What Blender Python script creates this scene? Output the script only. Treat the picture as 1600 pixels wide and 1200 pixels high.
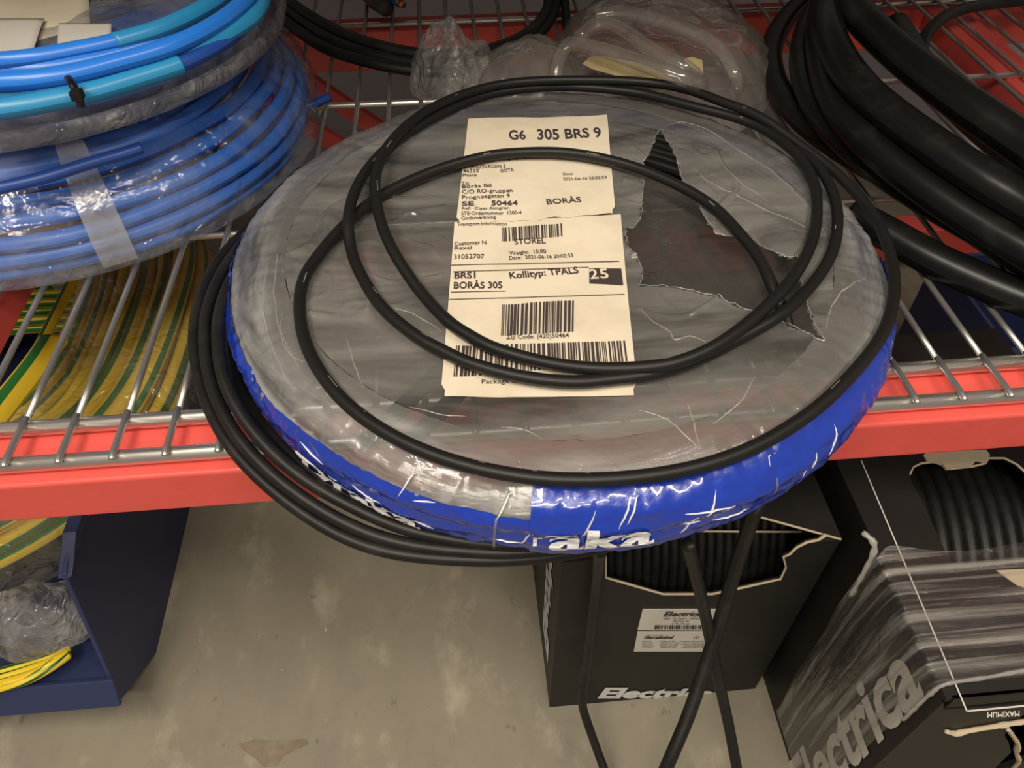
import bpy, math, random
from mathutils import Vector, Matrix, noise
random.seed(4)
sc = bpy.context.scene
for o in list(bpy.data.objects): bpy.data.objects.remove(o)
# ------------------------------------------------------------------ camera
FL = 0.42                      # height of the wire shelf above the floor
H = 0.36                       # camera height above the shelf
F = 1210.0                     # focal length in pixels of the 1600 x 1200 frame
AX = Vector((21000, -1386, 1210)).normalized()          # world X, Y, up seen in camera axes (right, down, forward)
AY = Vector((-155, -1300, 1210)); AY = (AY - AX * AX.dot(AY)).normalized()
AU = AX.cross(AY)
if AU.y > 0: AU = -AU
cam_d = bpy.data.cameras.new('camera'); cam = bpy.data.objects.new('camera', cam_d)
sc.collection.objects.link(cam)
cam_d.sensor_width = 36.0; cam_d.lens = F / 1600 * 36.0; cam_d.clip_start = 0.01; cam_d.clip_end = 50
rt = Vector((AX.x, AY.x, AU.x)); dn = Vector((AX.y, AY.y, AU.y)); fw = Vector((AX.z, AY.z, AU.z))
cam.matrix_world = Matrix(((rt.x, -dn.x, -fw.x, 0), (rt.y, -dn.y, -fw.y, 0), (rt.z, -dn.z, -fw.z, FL + H), (0, 0, 0, 1)))
sc.camera = cam
sc.cycles.max_bounces = 6; sc.cycles.diffuse_bounces = 3; sc.cycles.glossy_bounces = 3; sc.cycles.transmission_bounces = 4
# ------------------------------------------------------------------ light
w = bpy.data.worlds.new('room_light'); sc.world = w; w.use_nodes = True
w.node_tree.nodes['Background'].inputs[0].default_value = (1.0, 0.93, 0.83, 1)
w.node_tree.nodes['Background'].inputs[1].default_value = 0.17
def area(name, loc, size, power, target, col=(1, 0.9, 0.76)):
    d = bpy.data.lights.new(name, 'AREA'); d.shape = 'RECTANGLE'; d.size, d.size_y = size; d.energy = power; d.color = col
    o = bpy.data.objects.new(name, d); sc.collection.objects.link(o); o.location = loc
    o.rotation_euler = (Vector(target) - Vector(loc)).to_track_quat('-Z', 'Y').to_euler(); return o
area('ceiling_tube_light', (-0.75, -0.35, 2.3), (1.3, 0.10), 22, (0.0, 0.3, 0.4))
area('ceiling_tube_light', (0.75, -0.45, 2.3), (1.3, 0.10), 15, (0.1, 0.3, 0.4))
area('ceiling_tube_light', (-0.2, -1.2, 2.3), (1.3, 0.10), 19, (0.0, 0.3, 0.3))
sc.view_settings.view_transform = 'Standard'; sc.view_settings.look = 'None'
sc.view_settings.exposure = 0.35; sc.view_settings.gamma = 1.0; sc.view_settings.use_curve_mapping = False
# ------------------------------------------------------------------ sight lines
O0 = Vector((0, 0, FL + H))
def ray(px, py):
    d = Vector((px - 800, py - 600, F)); return Vector((d.dot(AX), d.dot(AY), d.dot(AU)))
def P(px, py, z):                       # a point at height z above the shelf
    d = ray(px, py); return O0 + d * ((z - H) / d.z)
def PY(px, py, y):                      # a point on the upright plane at depth y
    d = ray(px, py); return O0 + d * (y / d.y)
def PX(px, py, x):
    d = ray(px, py); return O0 + d * (x / d.x)
def Z(z): return FL + z
# ------------------------------------------------------------------ materials
def mat(name, col, rough=0.5, metal=0.0, bump=None, vary=None, spec=0.5, coat=0.0, trans=0.0):
    m = bpy.data.materials.new(name); m.use_nodes = True; nt = m.node_tree; b = nt.nodes['Principled BSDF']
    b.inputs['Base Color'].default_value = (*col, 1); b.inputs['Roughness'].default_value = rough
    b.inputs['Metallic'].default_value = metal; b.inputs['Specular IOR Level'].default_value = spec
    b.inputs['Coat Weight'].default_value = coat; b.inputs['Transmission Weight'].default_value = trans
    tc = nt.nodes.new('ShaderNodeTexCoord')
    if vary:                            # (scale, second colour, low, high)
        n = nt.nodes.new('ShaderNodeTexNoise'); n.inputs['Scale'].default_value = vary[0]; n.inputs['Detail'].default_value = 6
        n.inputs['Roughness'].default_value = 0.65
        r = nt.nodes.new('ShaderNodeValToRGB'); r.color_ramp.elements[0].position = vary[2]; r.color_ramp.elements[1].position = vary[3]
        r.color_ramp.elements[0].color = (*col, 1); r.color_ramp.elements[1].color = (*vary[1], 1)
        nt.links.new(tc.outputs['Object'], n.inputs['Vector']); nt.links.new(n.outputs['Fac'], r.inputs['Fac'])
        nt.links.new(r.outputs['Color'], b.inputs['Base Color'])
    if bump:                            # (scale, strength, distance)
        n2 = nt.nodes.new('ShaderNodeTexNoise'); n2.inputs['Scale'].default_value = bump[0]; n2.inputs['Detail'].default_value = 4
        bp = nt.nodes.new('ShaderNodeBump'); bp.inputs['Strength'].default_value = bump[1]; bp.inputs['Distance'].default_value = bump[2]
        nt.links.new(tc.outputs['Object'], n2.inputs['Vector']); nt.links.new(n2.outputs['Fac'], bp.inputs['Height'])
        nt.links.new(bp.outputs['Normal'], b.inputs['Normal'])
    return m
def film(name, haze=(0.1, 0.4), scale=(18, 18, 18), col=(0.85, 0.83, 0.8), rough=0.14, bump=0.5, bscale=40, gloss=2.0, ramp=(0.3, 0.75), stretch=None, tcol=0.96, facet=0.4, milk=None):
    m = bpy.data.materials.new(name); m.use_nodes = True; nt = m.node_tree; N = nt.nodes; L = nt.links
    N.clear(); out = N.new('ShaderNodeOutputMaterial'); tc = N.new('ShaderNodeTexCoord')
    mp = N.new('ShaderNodeMapping'); mp.inputs['Scale'].default_value = scale
    L.new(tc.outputs['UV' if stretch == 'uv' else 'Object'], mp.inputs['Vector'])
    n = N.new('ShaderNodeTexNoise'); n.inputs['Scale'].default_value = 1.0; n.inputs['Detail'].default_value = 8; n.inputs['Roughness'].default_value = 0.6; n.inputs['Distortion'].default_value = 0.4
    L.new(mp.outputs[0], n.inputs['Vector'])
    mr = N.new('ShaderNodeMapRange'); mr.inputs['From Min'].default_value = ramp[0]; mr.inputs['From Max'].default_value = ramp[1]
    mr.inputs['To Min'].default_value = haze[0]; mr.inputs['To Max'].default_value = haze[1]
    L.new(n.outputs['Fac'], mr.inputs['Value']); hz = mr.outputs[0]; colr = None
    if milk:                            # (haze, colour) of the plain film where the point attribute 'milk' is 0
        at = N.new('ShaderNodeAttribute'); at.attribute_name = 'milk'
        mh = N.new('ShaderNodeMapRange'); mh.inputs['To Min'].default_value = milk[0]; L.new(at.outputs['Fac'], mh.inputs['Value']); L.new(hz, mh.inputs['To Max']); hz = mh.outputs[0]
        mc = N.new('ShaderNodeMixRGB'); mc.inputs[1].default_value = (*milk[1], 1); mc.inputs[2].default_value = (*col, 1); L.new(at.outputs['Fac'], mc.inputs[0]); colr = mc.outputs[0]
    nb = N.new('ShaderNodeTexNoise'); nb.inputs['Scale'].default_value = bscale; nb.inputs['Detail'].default_value = 3; nb.inputs['Distortion'].default_value = 1.2
    L.new(tc.outputs['Object'], nb.inputs['Vector'])
    vo = N.new('ShaderNodeTexVoronoi'); vo.inputs['Scale'].default_value = bscale * 1.3
    wv = N.new('ShaderNodeMixRGB'); wv.blend_type = 'LINEAR_LIGHT'; wv.inputs[0].default_value = 0.03; L.new(tc.outputs['Object'], wv.inputs[1]); L.new(nb.outputs['Color'], wv.inputs[2]); L.new(wv.outputs[0], vo.inputs['Vector'])
    vm = N.new('ShaderNodeMath'); vm.operation = 'MULTIPLY'; vm.inputs[1].default_value = facet; L.new(vo.outputs['Distance'], vm.inputs[0])
    a0 = N.new('ShaderNodeMath'); a0.operation = 'ADD'; L.new(nb.outputs['Fac'], a0.inputs[0]); L.new(vm.outputs[0], a0.inputs[1])
    ad = N.new('ShaderNodeMath'); ad.operation = 'ADD'; L.new(a0.outputs[0], ad.inputs[0]); L.new(n.outputs['Fac'], ad.inputs[1])
    bp = N.new('ShaderNodeBump'); bp.inputs['Strength'].default_value = bump; bp.inputs['Distance'].default_value = 0.004
    L.new(ad.outputs[0], bp.inputs['Height'])
    tr = N.new('ShaderNodeBsdfTransparent'); tr.inputs[0].default_value = (tcol, tcol, tcol, 1)
    df = N.new('ShaderNodeBsdfDiffuse'); df.inputs['Color'].default_value = (*col, 1)
    tl = N.new('ShaderNodeBsdfTranslucent'); tl.inputs['Color'].default_value = (*col, 1)
    L.new(bp.outputs[0], df.inputs['Normal'])
    if colr: L.new(colr, df.inputs['Color']); L.new(colr, tl.inputs['Color'])
    dd = N.new('ShaderNodeMixShader'); dd.inputs[0].default_value = 0.3; L.new(df.outputs[0], dd.inputs[1]); L.new(tl.outputs[0], dd.inputs[2])
    m1 = N.new('ShaderNodeMixShader'); L.new(hz, m1.inputs[0]); L.new(tr.outputs[0], m1.inputs[1]); L.new(dd.outputs[0], m1.inputs[2])
    gl = N.new('ShaderNodeBsdfGlossy'); gl.inputs['Roughness'].default_value = rough; L.new(bp.outputs[0], gl.inputs['Normal'])
    fr = N.new('ShaderNodeFresnel'); ge = N.new('ShaderNodeNewGeometry'); ir = N.new('ShaderNodeMapRange'); ir.inputs['To Min'].default_value = 1.45; ir.inputs['To Max'].default_value = 1 / 1.45
    L.new(ge.outputs['Backfacing'], ir.inputs['Value']); L.new(ir.outputs[0], fr.inputs['IOR']); L.new(bp.outputs[0], fr.inputs['Normal'])
    mm = N.new('ShaderNodeMath'); mm.operation = 'MULTIPLY'; mm.inputs[1].default_value = gloss; mm.use_clamp = True; fm = N.new('ShaderNodeMath'); fm.operation = 'MINIMUM'; fm.inputs[1].default_value = 0.16; L.new(fr.outputs[0], fm.inputs[0]); L.new(fm.outputs[0], mm.inputs[0])
    m2 = N.new('ShaderNodeMixShader'); L.new(mm.outputs[0], m2.inputs[0]); L.new(m1.outputs[0], m2.inputs[1]); L.new(gl.outputs[0], m2.inputs[2])
    L.new(m2.outputs[0], out.inputs['Surface']); return m
def striped(name, c1, c2):
    m = mat(name, c1, 0.42); nt = m.node_tree; b = nt.nodes['Principled BSDF']
    uv = nt.nodes.new('ShaderNodeTexCoord'); s = nt.nodes.new('ShaderNodeSeparateXYZ'); nt.links.new(uv.outputs['UV'], s.inputs[0])
    r = nt.nodes.new('ShaderNodeValToRGB'); r.color_ramp.interpolation = 'CONSTANT'
    e = r.color_ramp.elements; e[0].position = 0; e[0].color = (*c1, 1); e[1].position = 0.18; e[1].color = (*c2, 1)
    for p, c in ((0.32, c1), (0.68, c2), (0.82, c1)): x = e.new(p); x.color = (*c, 1)
    fq = nt.nodes.new('ShaderNodeMath'); fq.operation = 'FRACT'; nt.links.new(s.outputs['Y'], fq.inputs[0]); nt.links.new(fq.outputs[0], r.inputs[0]); nt.links.new(r.outputs[0], b.inputs['Base Color']); return m
M = {}
M['concrete'] = mat('concrete', (0.31, 0.275, 0.205), 0.75, vary=(9, (0.20, 0.178, 0.135), 0.38, 0.72), bump=(60, 0.15, 0.002))
M['wall'] = mat('painted_wall', (0.60, 0.60, 0.64), 0.7, bump=(50, 0.1, 0.002))
M['wallshade'] = mat('wall_shade_brown', (0.16, 0.10, 0.06), 0.6)  # brown holds the shade on the back wall, no real timber
M['red'] = mat('red_powder_coat', (0.76, 0.10, 0.08), 0.45, bump=(220, 0.12, 0.001), vary=(30, (0.70, 0.09, 0.072), 0.4, 0.7))
M['zinc'] = mat('zinc_wire', (0.80, 0.78, 0.72), 0.36, 1.0, bump=(90, 0.08, 0.001))
M['zincdull'] = mat('zinc_wire_dull', (0.45, 0.44, 0.42), 0.42, 0.85)
M['board'] = mat('chipboard', (0.20, 0.17, 0.13), 0.8)
M['rubber'] = mat('black_cable_rubber', (0.009, 0.0085, 0.008), 0.46, spec=0.35, vary=(45, (0.02, 0.019, 0.017), 0.45, 0.75), bump=(300, 0.15, 0.0005))
M['hose'] = mat('black_hose', (0.006, 0.006, 0.006), 0.34, spec=0.4, vary=(30, (0.022, 0.02, 0.018), 0.55, 0.8), bump=(120, 0.1, 0.001))
M['blue'] = mat('blue_cable', (0.035, 0.16, 0.60), 0.4)
M['blue2'] = mat('bright_blue_cable', (0.02, 0.18, 0.68), 0.3)
M['cyan'] = mat('light_blue_sleeve', (0.022, 0.24, 0.48), 0.35)
M['bluedark'] = mat('dark_blue_cable', (0.012, 0.06, 0.30), 0.4)
M['tape'] = mat('blue_tape', (0.012, 0.042, 0.38), 0.25, bump=(40, 0.5, 0.003), coat=0.5)
M['white'] = mat('white_print', (0.72, 0.72, 0.72), 0.6)
M['grey'] = mat('grey_print', (0.58, 0.55, 0.50), 0.6)
M['ink'] = mat('ink_print', (0.05, 0.035, 0.035), 0.7)
M['paper'] = mat('cream_paper', (0.74, 0.65, 0.50), 0.8, vary=(25, (0.62, 0.53, 0.39), 0.45, 0.8))
M['whitepaper'] = mat('white_paper', (0.62, 0.59, 0.53), 0.7)
M['yellowpaper'] = mat('yellowed_paper', (0.62, 0.50, 0.26), 0.8, vary=(40, (0.42, 0.33, 0.17), 0.4, 0.7))
M['box'] = mat('black_printed_card', (0.012, 0.0105, 0.009), 0.5, spec=0.35, vary=(14, (0.022, 0.019, 0.016), 0.5, 0.8))
M['card'] = mat('bare_card_edge', (0.50, 0.41, 0.28), 0.9)
M['cardin'] = mat('card_inside', (0.14, 0.09, 0.05), 0.9)
M['bin'] = mat('navy_plastic', (0.024, 0.035, 0.10), 0.42)
M['yg'] = striped('yellow_green_insulation', (0.80, 0.56, 0.03), (0.02, 0.17, 0.03))
M['ygthin'] = striped('yellow_green_wire', (0.75, 0.55, 0.02), (0.015, 0.10, 0.02))
M['copper'] = mat('copper', (0.75, 0.30, 0.12), 0.3, 1.0)
M['greycable'] = mat('grey_cable', (0.09, 0.09, 0.09), 0.5)
M['strap'] = mat('woven_strap', (0.018, 0.018, 0.018), 0.7, bump=(900, 0.5, 0.001))
M['film'] = film('cloudy_wrap_film', (0.14, 0.66), (5, 26, 14), bump=0.3, bscale=20, ramp=(0.36, 0.64), col=(0.40, 0.385, 0.36), rough=0.12, facet=0.25, tcol=0.9)
M['milky'] = film('milky_gathered_film', (0.15, 0.85), (11, 5, 1), bump=0.5, bscale=26, ramp=(0.34, 0.68), stretch='uv', col=(0.60, 0.595, 0.58), rough=0.08, facet=0.2, milk=(0.40, (0.40, 0.385, 0.36)))
M['filmedge'] = film('film_torn_edge', (0.25, 0.6), bump=0.2, col=(0.7, 0.68, 0.64))
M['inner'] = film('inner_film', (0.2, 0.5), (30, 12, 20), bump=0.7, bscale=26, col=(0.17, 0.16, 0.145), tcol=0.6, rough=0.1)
M['under'] = film('bottom_layer_film', (0.3, 0.55), (20, 20, 20), bump=0.5, bscale=26, col=(0.30, 0.285, 0.265), tcol=0.8)
M['bag'] = film('crumpled_bag_film', (0.10, 0.55), (30, 30, 30), bump=1.0, bscale=36, col=(0.72, 0.69, 0.66), rough=0.07, facet=0.9)
M['crease'] = film('film_crease_glint', (0.15, 0.5), bump=0.1, col=(0.8, 0.76, 0.68), rough=0.18, facet=0)  # pale colour carries the glints along the film creases
M['misty'] = film('misty_bag_film', (0.45, 0.72), (12, 12, 12), bump=0.6, bscale=22, col=(0.40, 0.36, 0.33), rough=0.08, facet=0.6)
M['clearbag'] = film('clear_bag_film', (0.02, 0.22), (16, 16, 16), bump=1.0, bscale=34, col=(0.75, 0.70, 0.6), rough=0.07, facet=0.9)
M['bluebag'] = film('shiny_bag_film', (0.0, 0.28), (14, 14, 14), bump=0.8, bscale=30, col=(0.75, 0.78, 0.85), rough=0.07, ramp=(0.42, 0.78), facet=0.7)
M['stretch'] = film('stretch_wrap_film', (0.03, 0.8), (3.5, 150, 7), bump=0.4, bscale=40, col=(0.52, 0.50, 0.46), ramp=(0.47, 0.70), rough=0.08, facet=0.15)
M['tube'] = film('clear_hose_wall', (0.10, 0.28), (20, 20, 20), bump=0.1, col=(0.62, 0.56, 0.5), gloss=2.0, rough=0.08, facet=0)
def printed(name, base):                              # black jacket with a broken pale line of print along it
    m = mat(name, base, 0.46, spec=0.35, bump=(300, 0.15, 0.0005)); nt = m.node_tree; N = nt.nodes; L = nt.links; b = N['Principled BSDF']
    tc = N.new('ShaderNodeTexCoord'); sp = N.new('ShaderNodeSeparateXYZ'); L.new(tc.outputs['UV'], sp.inputs[0])
    cb = N.new('ShaderNodeCombineXYZ'); L.new(sp.outputs['X'], cb.inputs[0]); n = N.new('ShaderNodeTexNoise'); n.inputs['Scale'].default_value = 6; n.inputs['Detail'].default_value = 3; L.new(cb.outputs[0], n.inputs['Vector'])
    g = N.new('ShaderNodeMath'); g.operation = 'GREATER_THAN'; g.inputs[1].default_value = 0.60; L.new(n.outputs['Fac'], g.inputs[0])
    cpm = N.new('ShaderNodeMath'); cpm.operation = 'COMPARE'; cpm.inputs[1].default_value = 0.33; cpm.inputs[2].default_value = 0.012; L.new(sp.outputs['Y'], cpm.inputs[0])
    mu = N.new('ShaderNodeMath'); mu.operation = 'MULTIPLY'; L.new(g.outputs[0], mu.inputs[0]); L.new(cpm.outputs[0], mu.inputs[1])
    mx = N.new('ShaderNodeMixRGB'); mx.inputs[1].default_value = (*base, 1); mx.inputs[2].default_value = (0.22, 0.21, 0.19, 1); L.new(mu.outputs[0], mx.inputs[0]); L.new(mx.outputs[0], b.inputs['Base Color']); return m
M['printed'] = printed('printed_cable_jacket', (0.010, 0.0095, 0.009))
def worn_concrete():
    m = mat('concrete', (0.3, 0.27, 0.2), 0.7, bump=(60, 0.15, 0.002)); nt = m.node_tree; N = nt.nodes; L = nt.links; b = N['Principled BSDF']; tc = N.new('ShaderNodeTexCoord'); prev = None
    base = N.new('ShaderNodeRGB'); base.outputs[0].default_value = (0.262, 0.230, 0.168, 1); prev = base.outputs[0]
    for sc_, det, lo, hi, col, off in ((5, 6, 0.40, 0.68, (0.215, 0.19, 0.145), 0), (17, 8, 0.48, 0.74, (0.20, 0.178, 0.14), 3), (13, 7, 0.54, 0.70, (0.40, 0.36, 0.27), 7), (48, 3, 0.66, 0.74, (0.12, 0.105, 0.085), 11), (70, 2, 0.74, 0.79, (0.55, 0.52, 0.45), 17)):
        mp = N.new('ShaderNodeMapping'); mp.inputs['Location'].default_value = (off, off * 2, 0); mp.inputs['Scale'].default_value = (1.4, 0.8, 1); L.new(tc.outputs['Object'], mp.inputs['Vector'])
        n = N.new('ShaderNodeTexNoise'); n.inputs['Scale'].default_value = sc_; n.inputs['Detail'].default_value = det; n.inputs['Roughness'].default_value = 0.62; L.new(mp.outputs[0], n.inputs['Vector'])
        r = N.new('ShaderNodeMapRange'); r.inputs['From Min'].default_value = lo; r.inputs['From Max'].default_value = hi; r.inputs['To Max'].default_value = 0.8; L.new(n.outputs['Fac'], r.inputs['Value'])
        x = N.new('ShaderNodeMixRGB'); x.inputs[2].default_value = (*col, 1); L.new(r.outputs[0], x.inputs[0]); L.new(prev, x.inputs[1]); prev = x.outputs[0]
    L.new(prev, b.inputs['Base Color']); return m
M['concrete'] = worn_concrete()
# ------------------------------------------------------------------ builders
COL = sc.collection.objects
def empty(name, loc=(0, 0, 0)):
    o = bpy.data.objects.new(name, None); COL.link(o); o.location = loc; o.empty_display_size = 0.03; return o
def tag(o, label=None, cat=None, group=None, kind=None):
    if label: o['label'] = label
    if cat: o['category'] = cat
    if group: o['group'] = group
    if kind: o['kind'] = kind
    return o
def thing(name, label, cat, loc=(0, 0, 0), group=None): return tag(empty(name, loc), label, cat, group)
def mesh(name, vs, fs, m, parent=None, smooth=False, uvs=None):
    me = bpy.data.meshes.new(name); me.from_pydata([tuple(v) for v in vs], [], fs)
    if uvs:
        ul = me.uv_layers.new(name='UVMap')
        for lp in me.loops: ul.data[lp.index].uv = uvs[lp.vertex_index]
    me.materials.append(M[m]); me.update()
    if smooth: me.polygons.foreach_set('use_smooth', [True] * len(me.polygons))
    return link(name, me, parent)
def link(name, me, parent=None):
    o = bpy.data.objects.new(name, me); COL.link(o)
    if parent is not None:
        o.parent = parent; o.matrix_parent_inverse = Matrix.Translation(-Vector(parent_loc(parent)))
    return o
def parent_loc(p):
    return p.location if p.type == 'EMPTY' else Vector((0, 0, 0))
def spline(pts, per=8, closed=False):
    pts = [Vector(p) for p in pts]; n = len(pts); out = []
    rng = range(n if closed else n - 1)
    for i in rng:
        if closed: a, b, c, d = pts[i - 1], pts[i], pts[(i + 1) % n], pts[(i + 2) % n]
        else: a, b, c, d = pts[max(i - 1, 0)], pts[i], pts[i + 1], pts[min(i + 2, n - 1)]
        for k in range(per):
            t = k / per; t2 = t * t; t3 = t2 * t
            out.append(0.5 * ((2 * b) + (c - a) * t + (2 * a - 5 * b + 4 * c - d) * t2 + (3 * b - a - 3 * c + d) * t3))
    if not closed: out.append(pts[-1])
    return out
def smoothpath(pts, it=3, closed=False):
    for _ in range(it):
        q = [p.copy() for p in pts]
        for i in range(len(pts)):
            if not closed and i in (0, len(pts) - 1): continue
            pts[i] = q[i] * 0.5 + (q[i - 1] + q[(i + 1) % len(q)]) * 0.25
    return pts
def tube_geo(pts, r, segs=10, closed=False, flat=1.0, twist=0.0, phase=0.0):
    n = len(pts); vs = []; fs = []; uv = []
    tang = []
    for i in range(n):
        a = pts[i - 1] if (i > 0 or closed) else pts[i]; b = pts[(i + 1) % n] if (i < n - 1 or closed) else pts[i]
        tang.append((b - a).normalized())
    up = Vector((0, 0, 1)) if abs(tang[0].z) < 0.9 else Vector((0, 1, 0))
    for i in range(n):
        t = tang[i]; s = t.cross(up)
        if s.length < 1e-4: s = t.orthogonal()
        s.normalize(); up = s.cross(t).normalized()
        rr = r(i / max(n - 1, 1)) if callable(r) else r
        for k in range(segs + 1):
            a = 2 * math.pi * k / segs + twist * i / n
            vs.append(pts[i] + s * (math.cos(a) * rr) + up * (math.sin(a) * rr * flat)); uv.append((i / n * 20, k / segs))
    m = segs + 1
    for i in range(n if closed else n - 1):
        j = (i + 1) % n
        for k in range(segs): fs.append((i * m + k, i * m + k + 1, j * m + k + 1, j * m + k))
    if not closed:
        fs.append(tuple(range(segs - 1, -1, -1))); fs.append(tuple((n - 1) * m + k for k in range(segs)))
    return vs, fs, uv
def tube(name, pts, r, m, parent=None, segs=10, closed=False, flat=1.0, twist=0.0, phase=0.0):
    vs, fs, uv = tube_geo([Vector(p) for p in pts], r, segs, closed, flat, twist)
    uv = [(u, v + phase) for u, v in uv]
    return mesh(name, vs, fs, m, parent, True, uv)
def join_geo(gs):
    vs = []; fs = []; uv = []
    for a, b, c in gs:
        k = len(vs); vs += a; uv += c; fs += [tuple(i + k for i in f) for f in b]
    return vs, fs, uv
def prism(name, poly, thick, m, parent=None, bevel=0.0):
    """extrude a closed polygon (3D points) by the vector thick"""
    n = len(poly); t = Vector(thick); vs = [Vector(p) for p in poly] + [Vector(p) + t for p in poly]
    fs = [tuple(range(n)), tuple(range(2 * n - 1, n - 1, -1))] + [(i, i + n, (i + 1) % n + n, (i + 1) % n) for i in range(n)]
    o = mesh(name, vs, fs, m, parent)
    if bevel:
        b = o.modifiers.new('edge', 'BEVEL'); b.width = bevel; b.segments = 2; b.limit_method = 'ANGLE'
    return o
def box(name, a, b, m, parent=None, bevel=0.0):
    x0, y0, z0 = a; x1, y1, z1 = b
    return prism(name, [(x0, y0, z0), (x1, y0, z0), (x1, y1, z0), (x0, y1, z0)], (0, 0, z1 - z0), m, parent, bevel)
_tc = {}
def glyphs(s, bold=0.0):
    key = (s, bold)
    if key not in _tc:
        c = bpy.data.curves.new('lettering', 'FONT'); c.body = s; c.size = 1.0; c.offset = bold; c.resolution_u = 3; c.fill_mode = 'FRONT'
        o = bpy.data.objects.new('lettering', c); COL.link(o); dg = bpy.context.evaluated_depsgraph_get()
        me = o.evaluated_get(dg).to_mesh(); vs = [v.co.copy() for v in me.vertices]; fs = [tuple(p.vertices) for p in me.polygons]
        o.evaluated_get(dg).to_mesh_clear(); bpy.data.objects.remove(o); bpy.data.curves.remove(c)
        x0 = min(v.x for v in vs); x1 = max(v.x for v in vs)
        _tc[key] = ([Vector(((v.x - x0) / (x1 - x0), v.y / 0.70, 0)) for v in vs], fs)
    return _tc[key]
class Ink:
    """flat print: letters and bars laid on a surface by map(px, py)"""
    def __init__(s, mp, lift): s.mp = mp; s.lift = lift; s.vs = []; s.fs = []
    def put(s, vs, fs):
        k = len(s.vs); s.vs += [s.lift(v) for v in vs]; s.fs += [tuple(i + k for i in f) for f in fs]
    def text(s, t, p0, p1, hp, bold=0.0, up=None):
        A = s.mp(*p0); B = s.mp(*p1); U = s.mp(p0[0] + (up[0] if up else 0), p0[1] + (up[1] if up else -hp)) - A
        if not up:
            d = (B - A).normalized(); U = U - d * U.dot(d)
        g, f = glyphs(t, bold); s.put([A + (B - A) * v.x + U * v.y for v in g], f)
    def bars(s, p00, p10, p01, p11, n, seed, dens=0.5):
        rnd = random.Random(seed); a, b, c, d = s.mp(*p00), s.mp(*p10), s.mp(*p01), s.mp(*p11)
        x = 0.0; ws = []
        while x < n:
            bw = rnd.choice((0.5, 0.5, 1, 1, 1.6)) * dens * 2; g = rnd.choice((0.5, 0.6, 1.0, 1.5)); ws.append((x, min(x + bw, n))); x += bw + g
        for u0, u1 in ws:
            u0 /= n; u1 /= n
            s.put([a.lerp(b, u0), a.lerp(b, u1), c.lerp(d, u1), c.lerp(d, u0)], [(0, 1, 2, 3)])
    def quad(s, *pp): s.put([s.mp(*p) for p in pp], [tuple(range(len(pp)))])
    def line(s, p0, p1, wpx=1.0):
        s.quad(p0, p1, (p1[0], p1[1] + wpx), (p0[0], p0[1] + wpx))
    def build(s, name, m, parent):
        o = mesh(name, s.vs, s.fs, m, parent)
        if name in ('label_print', 'sticker_print'): o['kind'] = 'stuff'
        return o
def nz(x, y, z=0.0, sc_=1.0): return noise.noise(Vector((x * sc_, y * sc_, z)))
# ================================================================== THE SETTING
tag(box('floor', (-2.5, -2.0, -0.05), (2.5, 1.25, 0.0), 'concrete'), kind='structure')
tag(box('wall_back', (-2.5, 1.25, -0.05), (2.5, 1.3, 2.6), 'wall'), kind='structure')
tag(box('wall_shade_strip_1', (-2.5, 1.232, Z(-0.09)), (2.5, 1.249, Z(0.10)), 'wallshade'), kind='structure')  # added strip, paints the shaded wall at shelf height
chip = [P(*q, -FL) for q in ((372, 1163), (395, 1156), (440, 1158), (478, 1155), (482, 1163), (462, 1172), (445, 1180), (432, 1197), (412, 1199), (400, 1186), (384, 1176))]
M['chip'] = mat('worn_floor_patch', (0.19, 0.15, 0.10), 0.5, vary=(60, (0.27, 0.22, 0.15), 0.4, 0.7))
fl = bpy.data.objects['floor']
prism('worn_patch', [p + Vector((0, 0, 0.0002)) for p in chip], (0, 0, 0.0004), 'chip', fl)
# ================================================================== RED RACK AND WIRE SHELF
rack = thing('storage_rack', 'red steel storage rack with flanged front beam under the wire shelf', 'rack', (0, 0.6, 0))
XL, XR = -0.95, 1.0
prof = [(0.2885, -0.0086), (0.3330, -0.0086), (0.3330, -0.0112), (0.2905, -0.0112), (0.2905, -0.0415), (0.3050, -0.0415), (0.3050, -0.0440), (0.2885, -0.0440), (0.2870, -0.0425), (0.2870, -0.0102)]
prism('front_beam', [(XL, y, Z(z)) for y, z in prof], (XR - XL, 0, 0), 'red', rack, 0.0009)
for z0, z1 in ((-0.053, -0.008), (-0.385, -0.33)):
    pr = [(0.895, z0), (0.935, z0), (0.935, z1), (0.895, z1)]
    prism('back_beam', [(XL, y, Z(z)) for y, z in pr], (XR - XL, 0, 0), 'red', rack, 0.002)
for x in (-0.375, 0.565):
    box('side_support', (x, 0.331, Z(-0.032)), (x + 0.043, 0.894, Z(-0.0055)), 'red', rack, 0.002)
for x in (-0.95, 0.955):
    for y in (0.285, 0.895): box('upright', (x, y, 0), (x + 0.045, y + 0.04, 1.6), 'red', rack, 0.002)
for q0, q1 in (((380, 62), (640, 238)), ((400, 152), (590, 267))):
    a, b = PY(*q0, 0.945), PY(*q1, 0.945); d = (b - a).normalized(); s = d.cross(Vector((0, 1, 0))) * 0.011
    prism('cross_brace', [a + s, b + s, b - s, a - s], (0, 0.012, 0), 'red', rack, 0.001)
box('unseen_upper_shelf', (XL, 0.40, 0.84), (XR, 1.2, 0.86), 'board', rack, 0.002)  # unseen above the frame, height and edge set to shade the deck's back
deck = thing('wire_shelf', 'zinc plated wire mesh shelf lying on the red beams', 'shelf', (0, 0.6, Z(-0.006)))
R1 = 0.0050
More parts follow.
